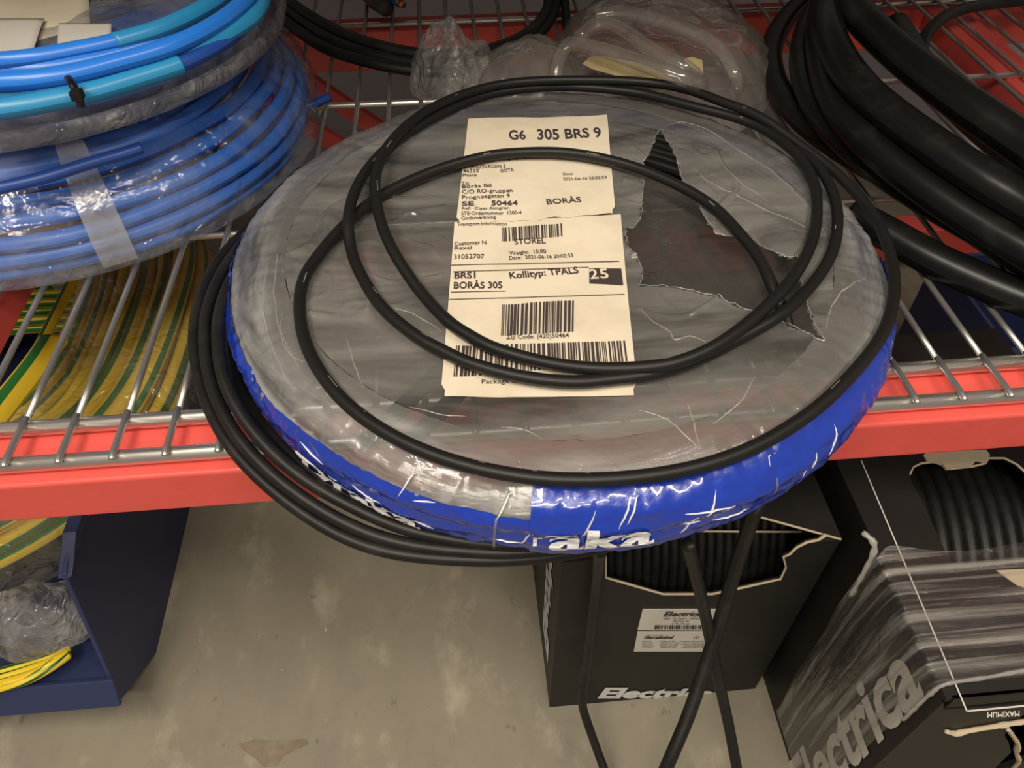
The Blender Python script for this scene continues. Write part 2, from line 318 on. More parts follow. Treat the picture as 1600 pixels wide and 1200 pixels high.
for y, r, m in ((0.2985, R1, 'zinc'), (0.3265, R1, 'zinc'), (0.515, 0.0028, 'zinc'), (0.716, 0.0032, 'zinc'), (0.901, 0.0032, 'zinc'), (1.10, 0.0032, 'zinc')):
    tube('cross_rod', [(XL + 0.05, y, Z(-0.0058 - r + 0.006)) if y > 0.33 else (XL + 0.05, y, Z(-0.0033)), (XR - 0.05, y, Z(-0.0058 - r + 0.006)) if y > 0.33 else (XR - 0.05, y, Z(-0.0033))], r, m, deck, 12)
wire_me = None
for k in range(-20, 32):
    x = -0.0270 + 0.0302 * k
    if wire_me is None:
        pts = spline([(0, 0.2935, 0.0015), (0, 0.298, 0.0022), (0, 0.33, 0.0012), (0, 0.36, 0.0), (0, 0.7, 0.0), (0, 1.13, 0.0)], 3)
        vs, fs, uv = tube_geo(pts, 0.0021, 8); wire_me = bpy.data.meshes.new('deck_wire'); wire_me.from_pydata([tuple(v) for v in vs], [], fs)
        wire_me.materials.append(M['zincdull']); wire_me.polygons.foreach_set('use_smooth', [True] * len(wire_me.polygons))
    o = bpy.data.objects.new('deck_wire', wire_me); COL.link(o); o.parent = deck
    o.matrix_parent_inverse = Matrix.Translation(-deck.location); o.location = (x, 0, Z(0.0008))
# ================================================================== THE FILM WRAPPED COIL
CX, CY, CR, CT = 0.0655, 0.4195, 0.2165, 0.053
coil = thing('cable_coil', 'large film wrapped cable coil with blue tape rim and cream shipping label', 'cable coil', (CX, CY, Z(0.004)))
def inside(p, poly):
    c = False; j = len(poly) - 1
    for i in range(len(poly)):
        a, b = poly[i], poly[j]
        if (a[1] > p[1]) != (b[1] > p[1]) and p[0] < (b[0] - a[0]) * (p[1] - a[1]) / (b[1] - a[1]) + a[0]: c = not c
        j = i
    return c
def prof_s(s):                                   # rim profile, s 0 at the foot .. 1 where the flat top begins
    if s < 0.5: return CR - 0.006 * (1 - s / 0.5) ** 2, 0.004 + 0.03 * s / 0.5
    a = (s - 0.5) / 0.5 * math.pi / 2
    return CR - 0.040 * (1 - math.cos(a)), 0.034 + (CT - 0.034) * math.sin(a)
def rim(ang, s, off=0.0):
    r, z = prof_s(s); g = 0.0012 * nz(math.cos(ang) * 6, math.sin(ang) * 6, s * 4) + 0.0006 * nz(math.cos(ang) * 40, math.sin(ang) * 40, s * 6)
    b = max(0.0, (s - 0.5) / 0.5) * 1.45
    r += g + off * math.cos(b); z += off * math.sin(b) + g * 0.5
    return Vector((CX + math.cos(ang) * r, CY + math.sin(ang) * r, Z(z)))
LABQ = [(p_.x, p_.y) for p_ in (P(715, 180, 0.05), P(960, 172, 0.05), P(1012, 640, 0.05), P(672, 645, 0.05))]
LIFT = [(p_.x, p_.y, h_) for p_, h_ in [(P(1085, 250, 0.05), 0.004), (P(1140, 330, 0.05), 0.005), (P(1210, 370, 0.05), 0.006), (P(1240, 390, 0.05), 0.004), (P(1100, 470, 0.05), 0.002)]]
def top_z(x, y):
    d = math.hypot(x - CX, y - CY) / (CR - 0.04)
    sag = 0.006 * max(0.0, 1 - d * d)
    z = CT - sag + 0.0014 * nz(x, y, 3, 14) + 0.0007 * nz(x, y, 5, 45)
    if not inside((x, y), LABQ):
        mk = nz(x, y, 23, 9)
        if mk > 0.02: z += 0.0026 * min(1.0, mk * 7) * max(0.0, 1 - abs(nz(x, y, 21, 15)) / 0.07) + 0.0009 * min(1.0, mk * 5) * max(0.0, 1 - abs(nz(x, y, 31, 33)) / 0.08)
    for (lx, ly, hh) in LIFT: z += hh * math.exp(-((x - lx) ** 2 + (y - ly) ** 2) / 0.0004)
    return z
tear_px = [(1031, 203), (1016, 235), (1006, 255), (1004, 300), (1002, 335), (990, 355), (978, 352), (980, 380), (1000, 405), (1006, 430), (998, 442), (1040, 446), (1080, 455), (1130, 472),
           (1175, 490), (1225, 510), (1285, 541), (1266, 505), (1252, 455), (1243, 410), (1228, 412), (1195, 397), (1160, 372), (1118, 368), (1100, 340), (1085, 312), (1068, 285), (1050, 240)]
tear = [P(*q, CT - 0.003) for q in tear_px]; tear2 = [(p.x, p.y) for p in tear]
vs = []; fs = []; uv = []; NT = 640; rs = []
rr0 = CR - 0.040
NR = 170
for i in range(NR + 1):
    r = rr0 * i / NR
    for k in range(NT):
        a = 2 * math.pi * k / NT; x, y = CX + r * math.cos(a), CY + r * math.sin(a)
        vs.append((x, y, Z(top_z(x, y)))); uv.append((k / NT, i / NR))
for i in range(NR):
    for k in range(NT):
        j = (k + 1) % NT; f = (i * NT + k, i * NT + j, (i + 1) * NT + j, (i + 1) * NT + k)
        cx = sum(vs[q][0] for q in f) / 4; cy = sum(vs[q][1] for q in f) / 4
        jx = cx + 0.0022 * nz(cx, cy, 9, 160); jy = cy + 0.0022 * nz(cx, cy, 19, 160)
        if not inside((jx, jy), tear2): fs.append(f)
mesh('wrap_film', vs, fs, 'film', coil, True, uv)
vs = []; fs = []; uv = []; NS = 26
for i in range(NS + 1):
    s = i / NS
    for k in range(NT + 1):
        a = 2 * math.pi * k / NT
        p = rim(a, s); ruck = (0.0003 * math.sin(a * 95 + 3 * nz(math.cos(a) * 5, math.sin(a) * 5, 1)) + 0.0022 * nz(a * 5, s * 11, 2) + 0.001 * nz(a * 16, s * 16, 5)) * max(0, math.sin(math.pi * (s - 0.35) / 0.65)) if s > 0.35 else 0
        p.z += ruck
        if i == NS: p.z = Z(top_z(p.x, p.y))
        vs.append(p); uv.append((k / NT, s))
for i in range(NS):
    for k in range(NT):
        m_ = NT + 1; f = (i * m_ + k, i * m_ + k + 1, (i + 1) * m_ + k + 1, (i + 1) * m_ + k)
        c = sum((Vector(vs[q]) for q in f), Vector()) / 4
        if not (s > 0.7 and inside((c.x, c.y), tear2)): fs.append(f)
ro = mesh('rim_film', vs, fs, 'milky', coil, True, uv)
def sst(a, b, x): t = max(0.0, min(1.0, (x - a) / (b - a))); return t * t * (3 - 2 * t)
mk_ = []
for v in ro.data.vertices:
    x, y = v.co.x, v.co.y; a = math.degrees(math.atan2(y - CY, x - CX)) + 14 * nz(x, y, 2, 12); r_ = math.hypot(x - CX, y - CY); fr_ = nz(x, y, 6, 16) + 0.4 * nz(x, y, 8, 40)
    back = sst(14, 34, a) * (1 - sst(148, 168, a)); frt = sst(-84, -66, a) * (1 - sst(-34, -14, a))
    inr = sst(CR - 0.036, CR - 0.020, r_ + 0.012 * fr_) if frt < 0.5 else sst(CR - 0.024, CR - 0.010, r_ + 0.012 * fr_)
    mk_.append((1 - back) * inr * (1 - 0.5 * frt))
ro.data.attributes.new('milk', 'FLOAT', 'POINT').data.foreach_set('value', mk_)
vs = [(CX, CY, Z(0.0045))] + [(CX + (CR - 0.008) * math.cos(2 * math.pi * k / 120), CY + (CR - 0.008) * math.sin(2 * math.pi * k / 120), Z(0.0045)) for k in range(120)]
mesh('bottom_film', vs, [(0, k + 1, (k + 1) % 120 + 1) for k in range(120)], 'under', coil)
vs = []; fs = []                                  # second layer of film seen through the tear
cx0, cy0 = sum(p[0] for p in tear2) / len(tear2), sum(p[1] for p in tear2) / len(tear2)
GN = 40
for i in range(GN + 1):
    for k in range(GN + 1):
        x = cx0 + (i / GN - 0.5) * 0.16; y = cy0 + (k / GN - 0.5) * 0.19
        vs.append((x, y, Z(0.030 + 0.004 * nz(x, y, 2, 18) + 0.0015 * nz(x, y, 7, 60))))
for i in range(GN):
    for k in range(GN): fs.append((i * (GN + 1) + k, (i + 1) * (GN + 1) + k, (i + 1) * (GN + 1) + k + 1, i * (GN + 1) + k + 1))
mesh('inner_film', vs, fs, 'inner', coil, True)
tp = []
for i in range(len(tear)):
    a, b = tear[i], tear[(i + 1) % len(tear)]; n = max(2, int((b - a).length / 0.0018))
    for k in range(n):
        p = a.lerp(b, k / n); p.x += 0.0016 * nz(p.x, p.y, 1, 300); p.y += 0.0016 * nz(p.x, p.y, 2, 300)
        p.z = Z(top_z(p.x, p.y) + 0.0006 + 0.0012 * abs(nz(p.x, p.y, 4, 150))); tp.append(p)
tag(tube('torn_film_edge', tp, lambda t: 0.00022 + 0.0011 * abs(nz(t * 40, 0, 0)) ** 2, 'filmedge', coil, 5, True), 'ragged whitish edge of the torn film')
# what is left of the cable inside the film
RC = 0.0037
for k in range(12):
    layer, col_ = divmod(k, 6); r = 0.207 - 0.0085 * col_ - 0.006 * layer; z = 0.012 + 0.012 * layer
    pts = []
    for i in range(70):
        a = math.radians(-12 + 190 * i / 69 + 6 * nz(k, 3, 1)); q = r + 0.0035 * nz(math.cos(a) * 3, math.sin(a) * 3, k * 1.7)
        pts.append(Vector((CX + q * math.cos(a), CY + q * math.sin(a), Z(z + 0.002 * nz(a * 2, k, 4)))))
    tube('cable_winding', pts, RC, 'rubber', coil, 8)
for q0, q1 in (((566, 694), (706, 560)), ((640, 690), (720, 610))):
    a, b = P(*q0, 0.0465), P(*q1, 0.0475); d = (b - a).normalized(); s = Vector((0, 0, 1)).cross(d) * 0.0052
    tag(prism('strap', [a + s, b + s, b - s, a - s], (0, 0, -0.0008), 'strap', coil), 'black woven strap under the film')
for cp in ([(1001, 479), (1019, 499), (1046, 516), (1054, 530), (1081, 526), (1105, 536)], [(996, 645), (1031, 655), (1062, 680), (1093, 706)], [(1072, 632), (1078, 647), (1086, 676), (1093, 705)], [(445, 490), (441, 531), (456, 558), (479, 571)],
           [(542, 531), (551, 562), (569, 612)], [(1034, 206), (1054, 196), (1097, 206), (1148, 236), (1211, 279), (1256, 326)], [(1078, 264), (1110, 286), (1156, 315), (1215, 346), (1254, 367)], [(1288, 520), (1300, 480), (1318, 458), (1352, 436)],
           [(1110, 250), (1150, 285), (1200, 320)], [(560, 350), (548, 395), (556, 440)], [(780, 668), (822, 676), (850, 692)], [(640, 640), (690, 652), (728, 655)], [(612, 480), (650, 492), (690, 520)], [(1180, 590), (1150, 640), (1110, 668)], [(420, 420), (412, 470), (424, 540), (452, 600)], [(436, 400), (430, 460), (440, 520), (470, 580)]):
    cw = []
    for p in spline([P(*q, 0.05) for q in cp], 7):
        r_ = math.hypot(p.x - CX, p.y - CY); zz = top_z(p.x, p.y)
        if r_ > CR - 0.04: zz = 0.034 + (CT - 0.034) * math.sqrt(max(0.0, 1 - ((r_ - CR + 0.04) / 0.04) ** 2)) + 0.0006
        cw.append(Vector((p.x + 0.0012 * nz(p.x, p.y, 3, 90), p.y + 0.0012 * nz(p.x, p.y, 4, 90), Z(zz - 0.0001))))
    tube('film_crease_glint', cw, lambda t: 0.00012 + 0.0006 * math.sin(math.pi * t) * (0.4 + abs(nz(t * 7, cp[0][0], 3))), 'crease', coil, 6)  # thin pale ridges, bright glint lines of the film put into their colour
# blue tape
def tape_n(a, s): return 0.0009 * nz(a * 24, s * 14, 3) + 0.0006 * math.sin(s * 30 + 4 * nz(a * 5, 0, 2)) + 0.0006 * nz(a * 60, s * 30, 8)
def tape_piece(a0, a1, s0, s1, off, n):
    vs = []; fs = []; ns = 26
    for i in range(n + 1):
        a = a0 + (a1 - a0) * i / n
        t1 = s1(a) if callable(s1) else s1
        for k in range(ns + 1):
            p = rim(a, s0 + (t1 - s0) * k / ns, off); p += Vector((p.x - CX, p.y - CY, 0)).normalized() * tape_n(a, s0 + (t1 - s0) * k / ns)
            vs.append(p)
    for i in range(n):
        for k in range(ns): q = i * (ns + 1) + k; fs.append((q, q + ns + 1, q + ns + 2, q + 1))
    return mesh('tape_band', vs, fs, 'tape', coil, True)
def ang_of(px, py, z=0.02): p = P(px, py, z); return math.atan2(p.y - CY, p.x - CX)
seam = ang_of(832, 800, 0.045)
tape_piece(math.radians(-190), seam, 0.0, lambda a: 0.64 + 0.05 * nz(a * 3, 1, 1) - 0.10 * max(0, (a - math.radians(-130)) / 0.7), 0.0012, 260)
tape_piece(seam - 0.004, math.radians(5), 0.0, lambda a: 0.80 - 0.03 * nz(a * 4, 2, 1) - 0.35 * max(0, (a - math.radians(-45)) / 0.85), 0.0022, 240)
tape_piece(math.radians(5), math.radians(170), 0.0, 0.5, 0.0012, 100)
def subdiv(g, f):
    import bmesh
    me = bpy.data.meshes.new('lettering'); me.from_pydata([tuple(v) for v in g], [], f); bm = bmesh.new(); bm.from_mesh(me)
    bmesh.ops.triangulate(bm, faces=bm.faces)
    for _ in range(3):
        ed_ = [e for e in bm.edges if e.calc_length() > 0.12]
        if ed_: bmesh.ops.subdivide_edges(bm, edges=ed_, cuts=1); bmesh.ops.triangulate(bm, faces=[q for q in bm.faces if len(q.verts) > 3])
    bm.verts.index_update(); vs_ = [v.co.copy() for v in bm.verts]; fs_ = [tuple(v.index for v in q.verts) for q in bm.faces]; bm.free(); bpy.data.meshes.remove(me); return vs_, fs_
def rim_text(s, a0, width, s0, s1, off, bold=0.03):
    g, f = subdiv(*glyphs(s, bold)); g = [Vector((v.x, v.y if v.y < 0.72 else 0.72 + (v.y - 0.72) * 0.45, 0)) for v in g]; vs = [rim(a0 + v.x * width / CR, s0 + (s1 - s0) * v.y, off + tape_n(a0 + v.x * width / CR, s0 + (s1 - s0) * v.y)) for v in g]
    tag(mesh('tape_print', vs, f, 'white', coil), 'white lettering on the blue tape')
rim_text('aka', seam + 0.040, 0.053, 0.20, 0.58, 0.0036)
rim_text('r', seam + 0.004, 0.005, 0.28, 0.50, 0.0036)
rim_text('Draka', ang_of(455, 735, 0.01), 0.082, 0.02, 0.36, 0.0028)
for px, py in ((768, 840), (1175, 770)):
    a = ang_of(px, py); vs = [rim(a + 0.012 * k / 8 + e, 0.05 + 0.55 * k / 8, 0.0042) for k in range(9) for e in (0, 0.006)]
    tag(mesh('tape_crease', vs, [(2 * k, 2 * k + 1, 2 * k + 3, 2 * k + 2) for k in range(8)], 'milky', coil), 'whitish crease across the tape')
rs_ = random.Random(8)
for q in range(26):
    a = seam + rs_.uniform(-0.75, 1.15); s_ = rs_.uniform(0.12, 0.55 if a < seam else 0.7); L0 = rs_.uniform(0.03, 0.14); sl_ = rs_.uniform(-0.12, 0.12); dz_ = rs_.random() < 0.25
    ln_ = [((a + 0.004 * t + 0.006 * nz(t, q, 1), s_ + 0.25 * t / 8) if dz_ else (a + L0 * t / 8, s_ + sl_ * t / 8 + 0.02 * nz(t, q, 2))) for t in range(9)]
    tube('tape_scuff', [rim(u, min(v, 0.72), (0.0012 if u < seam else 0.0022) + tape_n(u, v) + 0.0001) for u, v in ln_], lambda t: 0.00012 + 0.00045 * math.sin(math.pi * t), 'white', coil, 5)
# shipping labels
def lab_z(x, y): return top_z(x, y) + 0.0011 + 0.0006 * abs(nz(x, y, 11, 60))
def LP(px, py):
    p = P(px, py, CT - 0.003); return p
def llift(e): return lambda v: Vector((v.x, v.y, Z(lab_z(v.x, v.y) + e)))
def paper(name, c, e, m, lab, nx=26, ny=36):
    a, b, cc, d = [LP(*q) for q in c]; vs = []; fs = []     # top-left, top-right, bottom-right, bottom-left
    for i in range(ny + 1):
        for k in range(nx + 1):
            u, v = k / nx, i / ny
            du = 0.0
            if v > 0.97 and (u < 0.03 or u > 0.97): du = 0.02 * (1 if u < 0.5 else -1)
            p = a.lerp(b, u + du).lerp(d.lerp(cc, u + du), v)
            if name.endswith('t') and i == ny: p.y += 0.004 * nz(u * 9, 3, 1)
            vs.append(llift(e)(p))
    for i in range(ny):
        for k in range(nx): q = i * (nx + 1) + k; fs.append((q, q + nx + 1, q + nx + 2, q + 1))
    return tag(mesh('paper_label', vs, fs, m, coil, True), lab)
lab_top = paper('t', ((732, 193), (948, 186), (962, 332), (712, 350)), 0.0005, 'paper', 'upper torn cream shipping label')
lab_low = paper('l', ((710, 346), (970, 333), (996, 622), (689, 626)), 0.0, 'paper', 'lower cream shipping label with bar codes')
I = Ink(LP, llift(0.0011))
I.text('G6', (796, 223), (822, 222), 13, 0.02); I.text('305 BRS 9', (840, 221), (940, 219), 14, 0.02)
for t, a, b, h in (('GAS I GOTA', (726, 259), (771, 256), 6), ('STENSJOVAGEN 5', (725, 266), (790, 264), 5), ('46335', (724, 272), (748, 271), 5), ('GOTA', (782, 271), (803, 270), 5), ('Phone', (723, 278), (745, 277), 5),
                   ('To:', (722, 292), (734, 291), 6), ('Borås Bil', (722, 296), (768, 294), 5.5), ('C/O RO-gruppen', (722, 304), (801, 301), 5.5), ('Prognosgatan 9', (722, 312), (797, 309), 5.5), ('Ref:  Claes Almgren', (722, 329), (796, 327), 4),
                   ('STE-Ordernummer  1300-4', (721, 337), (815, 334), 5), ('Godsmärkning', (721, 344), (775, 341), 5), ('Date:', (880, 275), (896, 274), 3.5), ('2021-06-16 20:02:53', (880, 282), (948, 280), 4), ('10 m', (795, 254), (835, 248), 12)):
    I.text(t, a, b, h, 0.005)
I.text('SE', (722, 323), (741, 322), 7, 0.02); I.text('50464', (768, 322), (809, 321), 7, 0.02); I.text('BORÅS', (855, 320), (909, 316), 8, 0.012)
I.line((838, 190), (840, 240), 1)
I.build('label_print', 'ink', lab_top)
I = Ink(LP, llift(0.0006))
for t, a, b, h, bo in (('Transport Information', (714, 352), (792, 350), 5, 0), ('STOREL', (804, 378), (853, 376), 8, 0.01), ('Customer N', (710, 383), (760, 380), 6, 0.005), ('Rexel', (710, 390), (737, 389), 6, 0.005), ('31052707', (709, 404), (757, 402), 7, 0.005),
                       ('Weight:  10,80', (796, 395), (854, 391), 6, 0.005), ('Date:  2021-06-16 20:02:53', (796, 403), (896, 398), 6, 0.005), ('BRS1', (710, 435), (743, 434), 10, 0.02), ('BORÅS 305', (709, 451), (785, 449), 10, 0.02),
                       ('Kollityp: TPALS', (797, 433), (905, 424), 10, 0.02), ('Zip Code: (420)50464', (791, 532), (889, 530), 7, 0.005), ('Package ID:  (00)37350', (753, 604), (880, 601), 7, 0.005)):
    I.text(t, a, b, h, bo)
I.bars((785, 374), (879, 366), (784, 353), (878, 347), 46, 1); I.bars((783, 526), (896, 521), (785, 475), (897, 469), 52, 2, 0.6); I.bars((709, 595), (980, 568), (713, 543), (976, 535), 110, 3, 0.6)
I.quad((921, 441), (974, 444), (971, 417), (921, 416))
for a, b in (((704, 413), (968, 405)), ((702, 468), (976, 458)), ((708, 424), (920, 414)), ((704, 456), (790, 453))): I.line(a, b, 1)
I.build('label_print', 'ink', lab_low)
for t_, a_, b_ in (('2', (923, 434), (936, 433.5)), ('5', (939, 433.5), (952, 433))):
    I = Ink(LP, llift(0.0009)); I.text(t_, a_, b_, 16, 0.02); I.build('label_digit', 'paper', lab_low)
# loose cable lying in loops on top of the coil
def px_path(pts, per=7, it=4): return smoothpath(spline([P(x, y, z) for x, y, z in pts], per), it)
T = 0.0575; T2 = 0.064
loop = [(1235, 520, .040), (1222, 483, .047), (1207, 448, .053), (1187, 405, .056), (1156, 365, T), (1109, 318, T), (1038, 279, T), (965, 253, T), (882, 238, T), (800, 239, T), (750, 246, T), (680, 266, T), (610, 297, T), (568, 325, T), (533, 357, T), (495, 402, T),
        (475, 435, T), (468, 475, T), (474, 525, T), (496, 575, T), (535, 625, T), (590, 668, T), (660, 704, T), (740, 730, T), (830, 746, T), (920, 750, T), (1010, 744, T), (1100, 727, T), (1180, 698, T), (1250, 657, T), (1301, 616, T), (1352, 561, .055), (1383, 514, .052), (1397, 463, .050), (1395, 416, .050), (1379, 362, .051), (1352, 318, .052), (1301, 265, .055),
        (1240, 219, .059), (1185, 181, T2), (1130, 160, T2), (1075, 140, T2), (1006, 128, T2), (910, 125, T2), (813, 128, T2), (743, 141, T2), (680, 166, T2), (638, 194, T2), (606, 228, T2), (590, 262, .066), (586, 297, .067), (594, 343, .066), (612, 388, T2), (638, 430, .060), (663, 463, T), (699, 501, T), (735, 525, T), (777, 546, T), (856, 567, T), (934, 576, .060), (1020, 573, .062), (1077, 560, .064), (1136, 530, .066), (1195, 482, .066), (1242, 430, T2), (1269, 377, .061), (1277, 326, T), (1271, 283, T), (1247, 243, T), (1195, 202, T), (1144, 182, T), (1089, 168, T), (1040, 155, T), (992, 144, T), (910, 136, T), (850, 136, T), (785, 143, T), (735, 157, T), (673, 186, T), (627, 214, T), (590, 245, T), (564, 280, T2), (549, 315, .066), (544, 350, T2), (549, 390, T), (562, 426, T), (596, 480, T), (650, 525, T), (690, 547, T), (738, 569, T), (817, 589, T), (895, 597, T), (960, 592, T), (1020, 584, T), (1090, 562, T), (1164, 524, .060), (1225, 488, .063), (1273, 440, T), (1301, 393, T), (1309, 345, T), (1302, 303, T), (1280, 263, T), (1245, 231, .055), (1200, 203, .046), (1160, 188, .035)]
lc = tag(tube('loose_cable', px_path(loop), 0.0037, 'printed', None, 14), 'thin black cable uncoiled in wide loops over the wrapped coil and its label', 'cable')
# dropped turns hanging round the left of the coil
turns = thing('dropped_cable_turns', 'several black cable turns hanging around the lower left rim of the wrapped coil', 'cable', P(340, 560, 0.004))
outer = [(470, 268, .010), (425, 312, .010), (387, 358, .012), (339, 409, .014), (312, 472, .015), (303, 531, .014), (317, 612, .012), (357, 693, .008), (425, 765, .0), (515, 828, -.008), (605, 862, -.012), (720, 874, -.014), (830, 872, -.016), (960, 850, -.016), (1050, 815, -.014), (1110, 770, -.010)]
mid = [(470, 272, .016), (430, 316, .018), (398, 358, .022), (353, 415, .026), (327, 472, .027), (319, 531, .025), (332, 606, .021), (372, 684, .016), (438, 752, .008), (525, 810, -.002), (615, 846, -.008), (725, 861, -.010), (830, 862, -.012), (960, 842, -.012), (1050, 808, -.010), (1105, 765, -.008)]
inn = [(470, 282, .018), (440, 322, .022), (412, 360, .028), (374, 415, .034), (348, 470, .036), (340, 525, .035), (351, 598, .030), (394, 672, .022), (466, 742, .012), (560, 796, .002), (640, 828, -.004), (730, 846, -.006), (830, 852, -.008), (960, 834, -.008), (1050, 800, -.006), (1100, 760, -.006)]
inn2 = [(480, 300, .012), (450, 335, .012), (425, 370, .014), (385, 425, .016), (362, 480, .018), (358, 535, .018), (372, 600, .014), (416, 674, .008), (490, 744, .0), (580, 794, -.006), (660, 822, -.010), (760, 838, -.012), (860, 840, -.012), (970, 822, -.010), (1050, 790, -.008)]
for t_ in (outer, mid, inn, inn2): tube('cable_turn', px_path(t_), 0.0039, 'rubber', turns, 12)
# ================================================================== BLUE COILS ON THE LEFT
BX, BY, BR = -0.333, 0.663, 0.198
def ring(cx, cy, r, z, n=96, w=0.003, seed=0, a0=0, a1=360):
    out = []
    full = a1 - a0 >= 360
    for i in range(n if full else n + 1):
        a = math.radians(a0 + (a1 - a0) * i / n); q = r + w * nz(math.cos(a) * 2.2, math.sin(a) * 2.2, seed * 3.1)
        out.append(Vector((cx + q * math.cos(a), cy + q * math.sin(a), Z(z + 0.6 * w * nz(math.cos(a) * 2.5, math.sin(a) * 2.5, seed * 5.3 + 9)))))
    return out
low = thing('blue_cable_coil', 'thick blue cable coil in shiny clear bag, bottom of the blue stack', 'cable coil', (BX, BY, Z(0.003)))
D = 0.0122
secs = [(BR, 0.010), (BR + 0.004, 0.022), (BR + 0.003, 0.034), (BR - 0.003, 0.046), (BR - 0.012, 0.056), (BR - 0.023, 0.063), (BR - 0.035, 0.067), (BR - 0.047, 0.069), (BR - 0.059, 0.069), (BR - 0.071, 0.066)]
for i, (r, z) in enumerate(secs): tube('cable_turn', ring(BX, BY, r, z, 96, 0.0035, i), 0.0059, 'blue', low, 10, True)
def bag_ring(name, cx, cy, prof_, m, parent, amp=0.004, freq=14, nt=220, seed=0, mid_close=False):
    vs = []; fs = []; n = len(prof_)
    for k in range(nt):
        a = 2 * math.pi * k / nt
        for i, (r, z) in enumerate(prof_):
            g = amp * (1 - 2 * abs(nz(math.cos(a) * r * freq * 4, math.sin(a) * r * freq * 4, z * freq * 4 + seed)))
            vs.append((cx + (r + g) * math.cos(a), cy + (r + g) * math.sin(a), Z(max(z + g * 0.6, 0.0035))))
    for k in range(nt):
        j = (k + 1) % nt
        for i in range(n - 1): fs.append((k * n + i, j * n + i, j * n + i + 1, k * n + i + 1))
    return mesh(name, vs, fs, m, parent, True)
def dense(pr, per=5): return [(v.x, v.y) for v in spline([(a, b, 0) for a, b in pr], per)]
bag_ring('bag_film', BX, BY, dense([(BR - 0.02, 0.0035), (BR + 0.016, 0.006), (BR + 0.015, 0.024), (BR + 0.012, 0.042), (BR + 0.002, 0.058), (BR - 0.014, 0.070), (BR - 0.035, 0.077), (BR - 0.06, 0.078), (BR - 0.085, 0.074)]), 'bluebag', low, 0.0035, 9)
stub = spline([P(440, 205, 0.016), P(470, 172, 0.02), P(490, 163, 0.022), P(515, 151, 0.024)], 6)
tube('cable_end', stub, 0.0042, 'bluedark', low, 10)
tapea = math.atan2(P(140, 300, .06).y - BY, P(140, 300, .06).x - BX)
vs = []; pr = dense([(BR + 0.019, 0.012), (BR + 0.019, 0.03), (BR + 0.012, 0.050), (BR + 0.0, 0.065), (BR - 0.018, 0.077), (BR - 0.04, 0.082), (BR - 0.07, 0.082)], 4)
for r, z in pr:
    for e in (-0.055, 0.055): vs.append((BX + r * math.cos(tapea + e), BY + r * math.sin(tapea + e), Z(z)))
tag(mesh('clear_tape', vs, [(2 * i, 2 * i + 1, 2 * i + 3, 2 * i + 2) for i in range(len(pr) - 1)], 'filmedge', low, True), 'strip of clear tape across the bag')
UX, UY, UR = -0.335, 0.692, 0.186
upc = thing('blue_cable_coil', 'film wrapped blue cable coil with paper labels on top, above the shiny bag', 'cable coil', (UX, UY, Z(0.081)))
for i, (r, z) in enumerate([(UR - 0.006, 0.090), (UR - 0.002, 0.102), (UR - 0.004, 0.114), (UR - 0.010, 0.125), (UR - 0.021, 0.130), (UR - 0.033, 0.131)]):
    tube('cable_turn', ring(UX, UY, r, z, 96, 0.002, i + 20), 0.0058, 'bluedark', upc, 10, True)
M['upfilm'] = film('grey_wrap_film', (0.12, 0.6), (16, 16, 16), bump=0.8, bscale=40, col=(0.5, 0.5, 0.53), ramp=(0.35, 0.7))
bag_ring('wrap_film', UX, UY, dense([(UR - 0.01, 0.083), (UR + 0.006, 0.085), (UR + 0.009, 0.098), (UR + 0.008, 0.112), (UR + 0.002, 0.127), (UR - 0.012, 0.1375), (UR - 0.03, 0.141), (UR - 0.06, 0.139), (UR - 0.10, 0.134), (UR - 0.14, 0.132), (0.004, 0.132)]), 'upfilm', upc, 0.003, 9, seed=4)
bag_ring('white_film_hem', UX, UY, dense([(UR + 0.003, 0.0835), (UR + 0.012, 0.0855), (UR + 0.013, 0.093), (UR + 0.009, 0.098)]), 'bag', upc, 0.002, 12, seed=9)
def sheet(name, c, m, parent, z, amp=0.002, n=14, lab=None, seed=0):
    a, b, cc, d = [P(x, y, z) for x, y in c]; vs = []; fs = []
    for i in range(n + 1):
        for k in range(n + 1):
            p = a.lerp(b, k / n).lerp(d.lerp(cc, k / n), i / n); p.z += amp * nz(p.x, p.y, seed, 22) + amp * 0.3; vs.append(p)
    for i in range(n):
        for k in range(n): q = i * (n + 1) + k; fs.append((q, q + n + 1, q + n + 2, q + 1))
    o = mesh(name, vs, fs, m, parent, True); s = o.modifiers.new('paper', 'SOLIDIFY'); s.thickness = 0.0004
    if lab: tag(o, lab)
    return o
sheet('paper_label', ((-120, -20), (138, -12), (143, 45), (-120, 110)), 'paper', upc, 0.140, 0.003, lab='crumpled beige label', seed=3)
sheet('paper_label', ((-120, 28), (70, 30), (40, 105), (-120, 115)), 'whitepaper', upc, 0.144, 0.002, lab='curled off white label', seed=5)
sheet('paper_label', ((92, 37), (174, 36), (174, 70), (90, 88)), 'whitepaper', upc, 0.1445, 0.001, lab='small square off white label')
